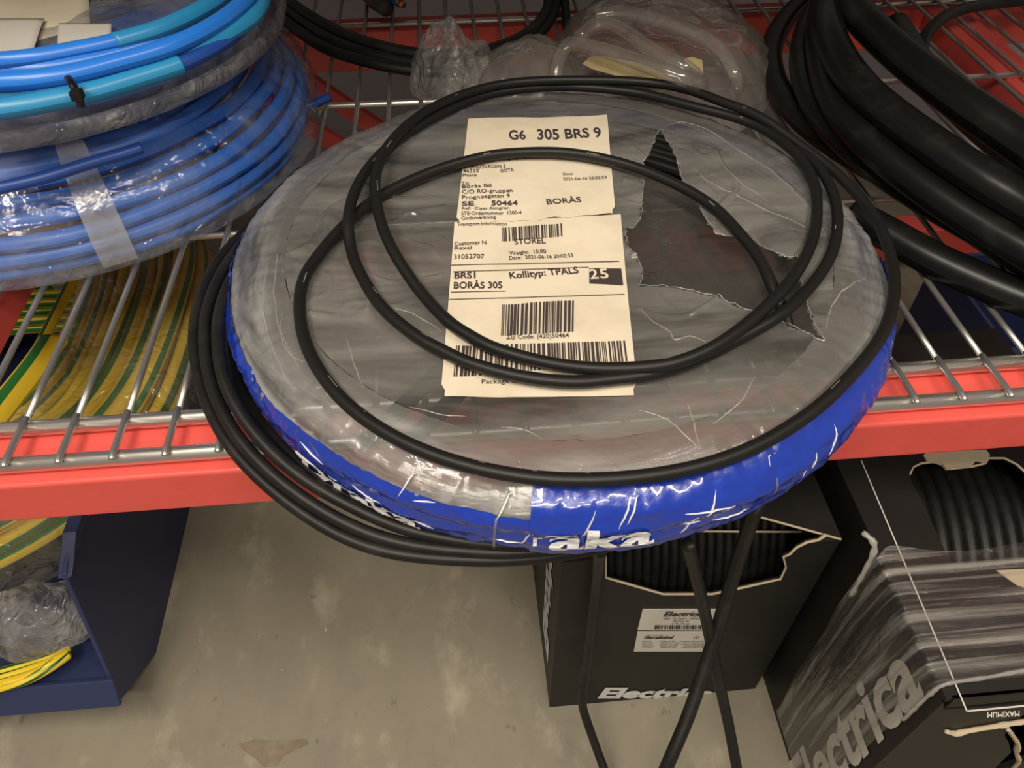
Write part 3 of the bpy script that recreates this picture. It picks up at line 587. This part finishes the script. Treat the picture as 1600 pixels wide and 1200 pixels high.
# bundle of lighter blue cable tied on top
bun = thing('blue_cable_bundle', 'bundle of bright and light blue cables topping the blue stack', 'cable bundle', P(150, 130, 0.143))
strands = [([(-160, 92), (-60, 98), (40, 92), (120, 78), (180, 66), (250, 46), (310, 18), (350, -8), (380, -40), (390, -90)], .158, 'blue2', 0.0052),
           ([(-160, 112), (-60, 112), (40, 110), (120, 98), (200, 80), (270, 55), (330, 18), (365, -15), (390, -60)], .152, 'blue2', 0.0052),
           ([(-160, 132), (-60, 131), (30, 127), (110, 116), (190, 96), (260, 76), (320, 48), (365, 18), (400, -20), (410, -70)], .157, 'blue2', 0.0054),
           ([(-160, 156), (-60, 152), (40, 145), (110, 138), (180, 120), (250, 98), (320, 72), (370, 45), (405, 15), (420, -40)], .149, 'cyan', 0.0054),
           ([(-160, 180), (-60, 176), (20, 168), (90, 155), (150, 142), (210, 124), (255, 110), (281, 101)], .147, 'cyan', 0.0060),
           ([(225, 119), (255, 110), (281, 101), (325, 80), (370, 50), (405, 12), (425, -40)], .147, 'bluedark', 0.0048)]
for pts, z, m, r in strands: tube('cable', px_path([(x, y, z) for x, y in pts]), r, m, bun, 12)
cyan_seg = [(180, 66, .158), (250, 46, .158), (310, 18, .158), (350, -8, .158), (380, -40, .158)]
tube('light_sleeve', px_path(cyan_seg), 0.0056, 'cyan', bun, 12)
tie = thing('zip_tie', 'black plastic zip tie strapped around the light blue cables', 'zip tie', P(120, 140, 0.150))
tpth = spline([P(106, 121, .1600), P(112, 130, .1605), P(119, 143, .158), P(124, 155, .157), P(126, 166, .152)], 5)
tube('strap', tpth, 0.0022, 'hose', tie, 8, flat=0.6)
c0 = P(120, 147, .159); box('lock_head', c0 - Vector((.0030, .0032, .003)), c0 + Vector((.0030, .0032, .0022)), 'hose', tie, 0.0006)
le = px_path([(-140, 322, .083), (-40, 302, .084), (60, 280, .086), (140, 255, .087), (190, 241, .087), (221, 231, .087)])
tag(tube('cable_offcut', le, 0.0040, 'bluedark', None, 12), 'single dark blue cable end lying along the shiny bag of the blue coil', 'cable')
# ================================================================== BACK OF THE SHELF
bk = thing('black_cable_coil', 'slim black cable coil at the back of the shelf beside the crumpled bag', 'cable coil', (-0.02, 0.91, Z(0.003)))
for i, pts in enumerate(([(425, 20, .02), (445, 32, .018), (500, 72, .016), (560, 93, .014), (620, 106, .012), (680, 112, .010), (740, 106, .010), (790, 84, .012), (830, 62, .013), (855, 38, .014), (868, 10, .014), (866, -30, .014), (830, -70, .014), (740, -100, .014)],
                         [(430, 5, .02), (450, 18, .02), (510, 58, .018), (570, 82, .016), (640, 97, .014), (700, 102, .014), (760, 92, .014), (810, 68, .015), (845, 38, .016), (862, 0, .016), (850, -50, .016)],
                         [(440, -10, .026), (465, 12, .026), (520, 45, .024), (580, 68, .022), (640, 82, .020), (700, 86, .020), (765, 78, .020), (820, 55, .020), (848, 28, .020), (858, -5, .020), (840, -60, .02)],
                         [(888, 62, .010), (886, 40, .012), (884, 20, .012), (880, -20, .012)])):
    tube('cable_turn', px_path(pts), 0.0058 if i < 3 else 0.005, 'rubber', bk, 10)
ce = thing('cut_cable', 'cut grey cable end with bare copper core at the back edge of the shelf', 'cable', P(600, 0, 0.006))
tube('sheath', [P(560, -30, .012), P(585, 0, .012), P(604, 12, .012)], 0.010, 'greycable', ce, 12)
tube('blue_core', [P(596, -26, .016), P(612, -6, .018), P(624, 3, .018)], 0.006, 'blue2', ce, 12)
tube('copper_core', [P(620, 0, .018), P(629, 7, .018)], 0.0045, 'copper', ce, 10)
def dome(name, cx, cy, ax, ay, h, m, parent=None, amp=0.012, freq=22, rot=0.0, seed=0, z0=0.004, nr=46, nt=120, pw=0.55):
    vs = []; fs = []
    for i in range(nr + 1):
        t = i / nr
        for k in range(nt):
            a = 2 * math.pi * k / nt
            e = 1 + 0.16 * nz(math.cos(a) * 1.6, math.sin(a) * 1.6, seed) + 0.05 * nz(math.cos(a) * 6, math.sin(a) * 6, seed + 3)
            x, y = ax * t * e * math.cos(a), ay * t * e * math.sin(a)
            x, y = x * math.cos(rot) - y * math.sin(rot), x * math.sin(rot) + y * math.cos(rot)
            rid = 1 - 2 * abs(nz(x, y, seed + 7, freq)); rid2 = 1 - 2 * abs(nz(x, y, seed + 1, freq * 2.7))
            z = h * (1 - t * t) ** pw + (amp * rid + amp * 0.4 * rid2) * min(1, 1.5 * (1 - t) + 0.15)
            vs.append((cx + x, cy + y, Z(max(z, 0) + z0)))
    for i in range(nr):
        for k in range(nt): j = (k + 1) % nt; fs.append((i * nt + k, i * nt + j, (i + 1) * nt + j, (i + 1) * nt + k))
    return mesh(name, vs, fs, m, parent, True)
p = P(712, 110, 0.02)
tag(dome('plastic_bag', p.x, p.y, 0.044, 0.060, 0.040, 'bag', None, 0.016, 30, 0.3, 2), 'small crumpled clear plastic bag behind the wrapped coil', 'bag')
p = P(830, 108, 0.03)
tag(dome('plastic_bag', p.x, p.y, 0.062, 0.060, 0.046, 'misty', None, 0.006, 16, 0.2, 12), 'milky folded plastic bag left of the clear hose', 'bag')
p = P(1040, 92, 0.03)
tag(dome('plastic_bag', p.x, p.y + 0.03, 0.118, 0.15, 0.050, 'misty', None, 0.010, 12, -0.2, 5), 'large clear plastic bag under the coil of clear hose', 'bag')
hs = thing('clear_hose_coil', 'coil of clear plastic hose lying on the large clear bag', 'hose', P(1000, 80, 0.05))
for pts in ([(868, 125, .05), (872, 95, .062), (885, 72, .07), (904, 69, .074), (965, 85, .078), (1034, 110, .078), (1089, 131, .070), (1098, 150, .05)],
            [(905, 60, .075), (930, 38, .078), (965, 41, .082), (1020, 80, .082), (1075, 108, .078), (1095, 130, .06)],
            [(930, 25, .08), (976, 20, .084), (1047, 38, .084), (1116, 68, .078), (1149, 118, .066), (1152, 140, .05)],
            [(925, 85, .05), (945, 110, .05), (965, 135, .04)]):
    tube('hose_turn', px_path([(x, y, z) for x, y, z in pts]), 0.0062, 'tube', hs, 12)
def slip(name, pp, z, lab):
    n = len(pp); vs = [P(x, y, z) for x, y in pp]; top = [v + Vector((0, 0, 0.0006)) for v in vs]
    return tag(mesh(name, vs + top, [tuple(range(n - 1, -1, -1)), tuple(range(n, 2 * n))] + [(i, (i + 1) % n, (i + 1) % n + n, i + n) for i in range(n)], 'yellowpaper'), lab, 'paper')
slip('paper_slip', [(910, 100), (922, 90), (940, 88), (1000, 100), (1028, 112), (1050, 124), (1055, 138), (1000, 130), (960, 118), (925, 108)], .060, 'yellowed paper insert among the clear hose turns')
slip('paper_scrap', [(1068, 93), (1082, 90), (1097, 95), (1099, 118), (1090, 112), (1078, 104)], .066, 'small torn yellowed scrap right of the paper insert')
# thick hoses on the right
th = thing('thick_hose_coil', 'coil of thick black rubber hose filling the right side of the shelf', 'hose', P(1400, 220, 0.003))
for pts, r in (([(1330, -70, .02), (1275, -15, .02), (1232, 25, .02), (1208, 65, .02), (1204, 100, .02), (1220, 146, .02), (1266, 198, .02), (1327, 240, .018), (1393, 277, .016), (1472, 322, .014), (1545, 372, .014), (1640, 430, .014)], 0.0112),
               ([(1340, -70, .045), (1290, -10, .045), (1262, 40, .045), (1252, 95, .045), (1268, 155, .042), (1310, 210, .038), (1370, 262, .034), (1450, 315, .03), (1540, 365, .03), (1640, 420, .03)], 0.0112),
               ([(1350, -80, .07), (1300, -20, .07), (1283, 30, .07), (1285, 92, .066), (1306, 158, .06), (1345, 208, .056), (1398, 256, .052), (1462, 303, .05), (1537, 352, .048), (1600, 388, .048), (1680, 430, .048)], 0.0128),
               ([(1370, -80, .085), (1310, -25, .09), (1293, 25, .09), (1306, 80, .086), (1346, 138, .08), (1404, 188, .076), (1477, 240, .074), (1543, 284, .072), (1600, 318, .07), (1690, 370, .07)], 0.0130),
               ([(1400, 40, .045), (1440, 105, .045), (1500, 168, .045), (1560, 220, .045), (1640, 280, .045), (1700, 320, .045)], 0.0125),
               ([(1270, -70, .10), (1327, 4, .10), (1368, 50, .098), (1427, 102, .096), (1493, 152, .094), (1556, 195, .092), (1604, 228, .09), (1700, 290, .09)], 0.0135)):
    tube('hose_turn', px_path(pts), r, 'hose', th, 16)
tag(tube('hose', px_path([(1330, 335, .0145), (1385, 364, .0145), (1452, 402, .0145), (1527, 437, .0145), (1600, 466, .0145), (1700, 500, .0145)]), 0.0125, 'hose', None, 16), 'single thick black hose lying right of the wrapped coil, apart from the hose coil', 'hose')
tag(tube('bent_cable', px_path([(1442, 100, .006), (1441, 84, .012), (1446, 56, .02), (1470, 30, .026), (1505, 14, .026), (1550, 6, .022), (1620, -2, .02), (1700, -10, .02)]), 0.0060, 'rubber', None, 12), 'thin black cable bent sharply behind the thick hose coil', 'cable')
# ================================================================== UNDER THE SHELF
bn = thing('storage_bin', 'navy blue plastic bin with low open front, standing left on the floor', 'bin', (-0.5, 0.55, 0))
xr, xl = -0.341, -0.70
side = [(0.375, 0.0), (0.302, Z(-0.365)), (0.315, Z(-0.342)), (0.352, Z(-0.215)), (0.385, Z(-0.205)), (0.85, Z(-0.205)), (0.85, 0.0)]
prism('side_wall', [(xr, y, z) for y, z in side], (-0.004, 0, 0), 'bin', bn, 0.001)
prism('side_wall', [(xl, y, z) for y, z in side], (0.004, 0, 0), 'bin', bn, 0.001)
prism('front_lip', [(xr + 0.002, 0.300, Z(-0.366)), (xr + 0.002, 0.313, Z(-0.338)), (xr + 0.002, 0.318, Z(-0.340)), (xr + 0.002, 0.305, Z(-0.368))], (xl - xr - 0.004, 0, 0), 'bin', bn, 0.001)
prism('front_ramp', [(xr - 0.005, 0.306, Z(-0.366)), (xr - 0.005, 0.375, 0.002), (xr - 0.005, 0.380, 0.002), (xr - 0.005, 0.311, Z(-0.366))], (xl - xr + 0.01, 0, 0), 'bin', bn)
prism('front_step', [(xr - 0.005, 0.318, Z(-0.344)), (xr - 0.005, 0.360, Z(-0.352)), (xr - 0.005, 0.360, Z(-0.356)), (xr - 0.005, 0.318, Z(-0.348))], (xl - xr + 0.01, 0, 0), 'bin', bn)
box('bin_floor', (xl + 0.004, 0.38, 0.002), (xr - 0.004, 0.846, 0.008), 'bin', bn)
box('back_wall', (xl + 0.004, 0.846, 0.002), (xr - 0.004, 0.85, Z(-0.205)), 'bin', bn)
for e in (0,):
    prism('side_rim', [(xr + 0.004, 0.350, Z(-0.218)), (xr + 0.004, 0.385, Z(-0.203)), (xr + 0.004, 0.85, Z(-0.203)), (xr + 0.004, 0.85, Z(-0.213)), (xr + 0.004, 0.39, Z(-0.213))], (-0.012, 0, 0), 'bin', bn, 0.001)
yc = thing('earth_cable_coil', 'yellow and green striped cable coil in a clear bag inside the left bin', 'cable coil', (-0.52, 0.6, 0.01))
YX, YY = -0.525, 0.615
def oval(off, z, seed, n=110):
    out = []
    for i in range(n):
        t = 2 * math.pi * i / n; c, d = math.cos(t), math.sin(t); e = 0.62
        x = YX + (0.245 - off) * math.copysign(abs(c) ** e, c); y = YY + (0.25 - off) * math.copysign(abs(d) ** e, d)
        x += 0.007 * nz(c * 2, d * 2, seed * 2.7); y += 0.004 * nz(c * 2, d * 2, seed * 1.3 + 5)
        dn_ = max(0.0, min(1.0, (0.47 - y) / 0.10)); x -= 0.055 * dn_ * dn_ * (1 if x > YX else 0)
        out.append(Vector((x, y, Z(z - 0.055 * dn_ * dn_ + 0.003 * nz(c * 3, d * 3, seed * 4.1)))))
    return smoothpath(out, 6, True)
k = 0
for lay, (z, n, r0) in enumerate(((-0.170, 9, 0.012), (-0.184, 9, 0.003), (-0.198, 9, 0.0))):
    for i in range(n):
        tube('cable_turn', oval(r0 + 0.0138 * i, z - 0.0012 * i + 0.003 * math.sin(i * 2.1), k), 0.0069, 'yg', yc, 12, True, phase=0.13 + 0.17 * math.sin(k * 1.7)); k += 1
for lay in range(8):
    tube('cable_turn', oval(0.095, -0.214 - 0.0135 * lay, k), 0.0068, 'yg', yc, 8, True, phase=0.3); k += 1
pr = [(-0.018, -0.222), (-0.020, -0.205), (-0.016, -0.185), (-0.004, -0.166), (0.015, -0.157), (0.05, -0.154), (0.09, -0.158), (0.125, -0.17), (0.15, -0.19)]
cols = [oval(o_, z_, 3, 200) for o_, z_ in pr]; n = len(pr); NB = 200; vs = []; fs = []
for q in range(NB):
    for c_ in cols:
        v = c_[q]; g = 0.005 * (1 - 2.2 * abs(nz(v.x, v.y, v.z * 30, 26))); vs.append((min(v.x + g * 0.6, -0.349) if (v.y < 0.50 and v.z < Z(-0.198)) else v.x + g * 0.6, v.y + g * 0.3, v.z + abs(g)))
for q in range(NB):
    j = (q + 1) % NB
    for i in range(n - 1): fs.append((q * n + i, j * n + i, j * n + i + 1, q * n + i + 1))
mesh('bag_film', vs, fs, 'clearbag', yc, True)
sl = px_path([(-90, 760, -.11), (-40, 690, -.11), (20, 615, -.11), (60, 565, -.11), (84, 530, -.11)])
tag(tube('striped_sleeve', sl, 0.0135, 'yg', None, 14, flat=0.45, twist=0.4), 'flattened yellow green sleeve under the wire shelf at the left edge', 'sleeve')
tag(tube('earth_wire', px_path([(20, 625, -.14), (60, 545, -.13), (100, 465, -.12), (130, 405, -.11), (150, 350, -.11)]), 0.0050, 'ygthin', None, 10, twist=0.5), 'thin yellow green wire running up behind the flattened sleeve', 'wire')
for i in range(5):
    y0 = 1046 + 9 * i - (14 if i == 4 else 0)
    tag(tube('earth_wire', px_path([(-90, y0 + 22, -.334), (-20, y0 + 8, -.332), (40, y0 - 8, -.330), (80, y0 - 20 - 3 * i, -.328), (108, y0 - 34 - 5 * i, -.332)]), 0.0036, 'ygthin', None, 8, twist=0.6 + i), 'thin yellow green wire in the left bin front, ' + ('fifth and highest from the lip', 'fourth from the lip', 'third from the lip', 'second from the lip', 'nearest the lip')[(1, 2, 3, 4, 0)[i]], 'wire', 'thin yellow green wires in the bin front')
p = P(40, 938, -0.27)
tag(dome('plastic_bag', p.x, p.y, 0.056, 0.034, 0.042, 'bag', None, 0.016, 34, 0.15, 8, z0=-0.315), 'crumpled clear bag end hanging into the open front of the left bin', 'bag')
rb = thing('storage_bin', 'dark navy bin on the floor seen through the mesh at right', 'bin', (0.55, 0.75, 0))
bx, by, bz = 0.555, 0.52, Z(-0.20)
for a, b in (((bx, by, 0), (bx + 0.005, 0.68, bz)), ((0.90, by, 0), (0.905, 0.68, bz))): box('side_wall', a, b, 'bin', rb, 0.001)
box('back_wall', (bx + 0.005, 0.675, 0), (0.90, 0.68, bz), 'bin', rb, 0.001); box('front_wall', (bx + 0.005, by, 0), (0.90, by + 0.005, bz), 'bin', rb, 0.001)
box('bin_floor', (bx + 0.005, by + 0.005, 0.002), (0.90, 0.675, 0.008), 'bin', rb)
# ---------------------------------------------------------------- black cartons
b1 = thing('cable_box', 'black cardboard cable box with cut out front and white stickers, under the coil', 'box', (0.16, 0.38, 0))
X0, X1, YF, YB, ZT, TH = 0.060, 0.268, 0.284, 0.47, Z(-0.14), 0.004
def onF(x, y): return PY(x, y, YF)
cut = [onF(*q) for q in ((946, 872), (946, 905), (970, 912), (1036, 931), (1075, 931), (1113, 931), (1160, 921), (1221, 907), (1230, 888), (1226, 872), (1236, 868), (1246, 858), (1262, 850), (1280, 846), (1292, 838))]
fp = [Vector((X0, YF, 0)), Vector((X1, YF, 0)), Vector((X1, YF, ZT))] + [Vector((p.x, YF, min(p.z, ZT))) for p in reversed(cut)] + [Vector((cut[0].x, YF, ZT)), Vector((X0, YF, ZT))]
prism('front_panel', fp, (0, TH, 0), 'box', b1)
ed = [p + Vector((0, 0.0015, 0)) for p in cut]
tag(tube('card_edge', [p for p in ed], 0.0013, 'card', b1, 6), 'bare card edge of the cut out')
box('side_panel', (X0, YF + TH, 0), (X0 + TH, YB, ZT), 'box', b1); box('side_panel', (X1 - TH, YF + TH, 0), (X1, YB, ZT), 'box', b1)
box('back_panel', (X0, YB, 0), (X1, YB + TH, ZT), 'box', b1); box('base_panel', (X0 + TH, YF + TH, 0), (X1 - TH, YB, TH), 'box', b1)
tpx = [P(1183, 806, -.138), P(1307, 830, -.138)]
prism('top_panel', [(X1, YF, ZT), (X1, YB, ZT), (X0, YB, ZT), (X0, YF + 0.085, ZT), (X0 + 0.14, YF + 0.060, ZT), (X1 - 0.062, YF + 0.028, ZT)], (0, 0, 0.003), 'box', b1)
tag(tube('card_edge', [Vector((X1, YF, ZT + 0.0015)), Vector((X1 - 0.062, YF + 0.028, ZT + 0.0015)), Vector((X0 + 0.14, YF + 0.060, ZT + 0.0015)), Vector((X0, YF + 0.085, ZT + 0.0015))], 0.0012, 'card', b1, 6), 'bare card edge of the open lid')
a, b = PY(1073, 830, YF + 0.03), PY(1252, 831, YF + 0.03)
tag(tube('card_edge', [a, b], 0.0009, 'card', b1, 6), 'bare card edge inside the opening')
for i in range(24):                                   # upright cable turns inside the carton
    x = X0 + 0.016 + 0.0076 * i; cyy, czz = 0.38, 0.142
    tube('cable_turn', [Vector((x + 0.001 * math.sin(t), cyy + 0.080 * math.cos(t), czz + 0.118 * math.sin(t))) for t in [2 * math.pi * q / 40 for q in range(40)]], 0.0037, 'rubber', b1, 8, True)
fl_ = lambda e: (lambda v: Vector((v.x, YF - e, v.z)))
for c, lab in ((((1004, 951), (1123, 951), (1118, 984), (996, 983)), 'upper white sticker with bar code'), (((996, 986), (1104, 986), (1106, 1017), (990, 1017)), 'lower white sticker with small print')):
    pp = [onF(*q) - Vector((0, 0.0008, 0)) for q in c]
    s_ = tag(prism('sticker', pp, (0, 0.0007, 0), 'whitepaper', b1), lab)
    I = Ink(onF, fl_(0.0012))
    if 'upper' in lab:
        I.text('Electrica', (1036, 961), (1095, 961), 7, 0.04); I.text('Rvj 16 Svart 100m', (1037, 966), (1091, 966), 3.4); I.text('ARNITEX AS', (1050, 970), (1075, 970), 2.6); I.text('4 04 276 23', (1048, 974), (1076, 974), 2.6)
        I.bars((1022, 981), (1101, 981), (1023, 975), (1101, 975), 44, 6, 0.7)
    else:
        I.text('Produced by', (1015, 991.5), (1038, 991.5), 1.8); I.text('Gamakabel', (1005, 996), (1050, 996), 4.4, 0.04); I.text('CE', (1082, 996), (1090, 996), 3.5)
        for r_ in range(5):
            y = 1001 + 2.3 * r_; I.text('Dimension', (1003, y), (1017 + (r_ * 3) % 5, y), 1.6); I.text('Kabeltyp svart 450V', (1031, y), (1055 + (r_ * 7) % 9, y), 1.6); I.text('Godkand enligt EN 50525', (1062 + (r_ * 5) % 9, y), (1102, y), 1.6)
    I.build('sticker_print', 'ink', s_)
I = Ink(onF, fl_(0.0007)); I.text('Electrica', (934, 1089), (1108, 1089), 15, 0.05); tag(I.build('box_print', 'white', b1), 'white lettering along the foot of the box')
def onL1(x, y): return Vector((X0 - 0.0007, x, y))
g, f_ = glyphs('Electrica', 0.05); vs = [Vector((X0 - 0.0007, 0.345 - v.y * 0.036, 0.05 + v.x * 0.20)) for v in g]
tag(mesh('box_print', vs, f_, 'white', b1), 'white lettering up the side of the box')

b2 = thing('cable_box', 'black cardboard cable box bound with stretch film, lower right corner', 'box', (0.38, 0.3, 0))
X0, X1, YF, YB, ZT = 0.280, 0.480, 0.158, 0.47, Z(-0.12)
def onT(x, y): return P(x, y, -0.12)
hole = [onT(*q) for q in ((1490, 892), (1474, 855), (1458, 820), (1440, 782), (1424, 752), (1421, 740), (1427, 728), (1440, 722), (1460, 720), (1472, 724), (1480, 731), (1500, 729), (1520, 727), (1540, 722), (1545, 714), (1570, 714), (1590, 724), (1610, 742))]
hx = hole[-1].x; top = [Vector((X0, YF, ZT)), Vector((X0, YB, ZT)), Vector((X1, YB, ZT)), Vector((X1, YF, ZT))]
hy = hole[0].y
prism('top_panel', [Vector((X0, YF, ZT)), Vector((X1, YF, ZT)), Vector((X1, hy, ZT)), Vector((hole[0].x, hy, ZT)), Vector((X0, hy, ZT))], (0, 0, -TH), 'box', b2)
prism('top_panel', [Vector((X0, hy, ZT))] + [Vector((p.x, p.y, ZT)) for p in hole] + [Vector((hx + 0.012, hole[-1].y - 0.03, ZT)), Vector((hx + 0.014, hy, ZT)), Vector((X1, hy, ZT)), Vector((X1, YB, ZT)), Vector((X0, YB, ZT))], (0, 0, -TH), 'box', b2)
tag(tube('card_edge', [p + Vector((0, 0, -0.0012)) for p in hole[5:]], 0.0012, 'card', b2, 6), 'bare torn card edge of the hand hole')
tag(prism('torn_card', [onT(*q) + Vector((0, 0, 0.0012)) for q in ((1442, 712), (1448, 722), (1470, 724), (1478, 734), (1490, 731), (1518, 729), (1524, 721), (1542, 724), (1546, 712), (1540, 704), (1450, 706))], (0, 0, -0.002), 'card', b2), 'ragged flap of bare card')
box('side_panel', (X0, YF + TH, 0), (X0 + TH, YB, ZT - TH), 'box', b2); box('side_panel', (X1 - TH, YF + TH, 0), (X1, YB, ZT - TH), 'box', b2)
box('back_panel', (X0, YB, 0), (X1, YB + TH, ZT), 'box', b2); box('base_panel', (X0 + TH, YF + TH, 0), (X1 - TH, YB, TH), 'box', b2)
def onF2(x, y): return PY(x, y, YF)
fh = [onF2(*q) for q in ((1572, 1138), (1570, 1150), (1576, 1160), (1580, 1175), (1560, 1195), (1545, 1210), (1640, 1230), (1650, 1150), (1600, 1134))]
prism('front_panel', [Vector((X0, YF, 0)), Vector((X1, YF, 0)), Vector((X1, YF, ZT - 0.03)), Vector((fh[-3].x, YF, ZT - 0.03))] + [Vector((p.x, YF, p.z)) for p in reversed(fh[:6])] + [Vector((fh[0].x, YF, ZT - 0.022)), Vector((X0 + 0.006, YF, ZT - 0.019)), Vector((X0, YF, ZT - 0.005))], (0, TH, 0), 'box', b2)
prism('front_flap', [Vector((X0 + 0.004, YF - 0.001, ZT)), Vector((X1, YF - 0.001, ZT)), Vector((X1, YF - 0.001, ZT - 0.010)), Vector((X0 + 0.004, YF - 0.001, ZT - 0.012))], (0, 0.003, 0), 'box', b2)
tag(tube('card_edge', spline([onF2(*q) + Vector((0, -0.002, 0)) for q in ((1476, 1138), (1490, 1141), (1505, 1138), (1520, 1135), (1545, 1131), (1568, 1127), (1600, 1122), (1660, 1112))], 4), lambda t: 0.0016 + 0.0012 * abs(nz(t * 30, 1, 2)), 'card', b2, 6), 'torn bare card along the front edge')
tag(tube('card_edge', spline([onF2(*q) + Vector((0, -0.002, 0)) for q in ((1572, 1134), (1580, 1145), (1588, 1158), (1586, 1172), (1590, 1185), (1580, 1198), (1570, 1215))], 4), lambda t: 0.0016 + 0.0014 * abs(nz(t * 30, 4, 2)), 'card', b2, 6), 'torn bare card beside the front hole')
for i in range(15):
    x = X0 + 0.03 + 0.0112 * i; cyy, czz, rr = 0.33, 0.15, 0.118
    tube('cable_turn', [Vector((x + 0.02 * math.cos(t), cyy + 0.118 * math.cos(t), czz + 0.112 * math.sin(t))) for t in [2 * math.pi * q / 44 for q in range(44)]], 0.0056, 'rubber', b2, 8, True)
ln = [onT(1345, 720), onT(1510, 1112)]
I = Ink(onT, lambda v: Vector((v.x, v.y, ZT + 0.0008)))
a, b = ln; s = Vector((0.0005, 0, 0)); I.put([a - s, b - s, b + s, a + s], [(0, 1, 2, 3)]); c = b + Vector((0.12, 0, 0)); s = Vector((0, 0.0005, 0)); I.put([b - s, c - s, c + s, b + s], [(0, 1, 2, 3)])
I.text('MAXIMUM', (1592, 1112), (1542, 1114), 8, 0.02, up=(0, 8))
tag(I.build('box_print', 'grey', b2), 'thin pale printed line on the lid')
A = PX(1446, 1085, X0); B = PX(1353, 1185, X0); U = PX(1414, 1009, X0)
L_ = (A.z - B.z) * 2.4; xh = U.y - A.y
g, f_ = glyphs('Electrica', 0.03); vs = [Vector((X0 - 0.0008, A.y + v.y * xh * 1.36, A.z - L_ + v.x * L_)) for v in g]
tag(mesh('box_print', vs, f_, 'grey', b2), 'large pale lettering up the left side')
# stretch film around the carton
vs = []; fs = []; loopx = []
sec = [(X1 + 0.004, 0.02), (X1 + 0.004, ZT - 0.01), (X1 - 0.004, ZT + 0.004), (X0 + 0.15, ZT + 0.003), (X0 + 0.08, ZT + 0.0025), (X0 + 0.02, ZT + 0.003), (X0 - 0.001, ZT + 0.002), (X0 - 0.004, ZT - 0.01), (X0 - 0.007, ZT - 0.06), (X0 - 0.009, ZT - 0.14), (X0 - 0.007, ZT - 0.22), (X0 - 0.004, 0.02)]
sp = spline([(a, 0, b) for a, b in sec], 7); NY = 34
for i in range(NY + 1):
    for q, p in enumerate(sp):
        y1 = hy + 0.016 + 0.010 * nz(q * 0.12, 1, 4) - 0.02 * max(0, (ZT - p.z)) ; y0 = YF + 0.008
        y = y0 + (y1 - y0) * i / NY
        g = 0.0016 * nz(p.x * 6 + y * 40, y * 160, p.z * 8)
        vs.append((p.x + (g - 0.001 if p.z < ZT - 0.005 and p.x < X0 + 0.01 else 0), y, p.z + (abs(g) if p.z > ZT - 0.001 else 0)))
n = len(sp)
for i in range(NY):
    for q in range(n - 1): fs.append((i * n + q, i * n + q + 1, (i + 1) * n + q + 1, (i + 1) * n + q))
mesh('stretch_film', vs, fs, 'stretch', b2, True)
tag(tube('film_hem', spline([Vector((X0 - 0.006, YF + 0.006, ZT - 0.05)), Vector((X0 - 0.004, YF + 0.007, ZT - 0.012)), Vector((X0 + 0.002, YF + 0.008, ZT + 0.003)), Vector((X0 + 0.03, YF + 0.010, ZT + 0.003)), Vector((X0 + 0.07, YF + 0.013, ZT + 0.003)), Vector((X1, YF + 0.02, ZT + 0.003))], 8), lambda t: 0.0012 + 0.0014 * abs(nz(t * 25, 6, 3)), 'filmedge', b2, 6), 'gathered edge of the stretch film')
tag(prism('torn_card', [onT(*q) + Vector((0, 0, 0.0008)) for q in ((1556, 892), (1600, 890), (1650, 930), (1606, 921), (1588, 915))], (0, 0, -0.0006), 'card', b2), 'bare patch of torn card on the lid')
cr = [Vector((X0 - 0.006, hy + 0.012, ZT - 0.05)), Vector((X0 - 0.006, hy + 0.014, ZT - 0.02)), Vector((X0 - 0.004, hy + 0.020, ZT + 0.006)), Vector((X0 - 0.010, hy + 0.030, ZT + 0.010))]
tag(tube('film_tail', spline(cr, 6), lambda t: 0.0016 + 0.002 * abs(nz(t * 12, 3, 3)), 'filmedge', b2, 6), 'loose twisted film tail')
# ---------------------------------------------------------------- hanging cables
tag(tube('hanging_cable', px_path([(1190, 770, -.012), (1176, 806, -.04), (1152, 880, -.09), (1128, 960, -.13), (1102, 1040, -.16), (1075, 1120, -.185), (1040, 1202, -.21), (1000, 1300, -.26), (960, 1400, -.34), (930, 1450, -.41)]), 0.0047, 'rubber', None, 12), 'thickest of the three hanging cables, crossing the stickers of the box', 'cable')
tag(tube('hanging_cable', px_path([(1075, 850, -.02), (1085, 890, -.06), (1102, 960, -.12), (1120, 1050, -.18), (1138, 1130, -.23), (1152, 1205, -.27), (1170, 1300, -.33), (1190, 1400, -.41)]), 0.0040, 'rubber', None, 10), 'thinner hanging cable crossing behind the thickest one', 'cable')
tag(tube('hanging_cable', px_path([(938, 860, -.03), (934, 890, -.13), (926, 960, -.20), (916, 1040, -.28), (909, 1095, -.33), (920, 1135, -.36), (945, 1205, -.39), (985, 1320, -.415)]), 0.0040, 'rubber', None, 10), 'thin cable hanging in front of the left half of the box', 'cable')
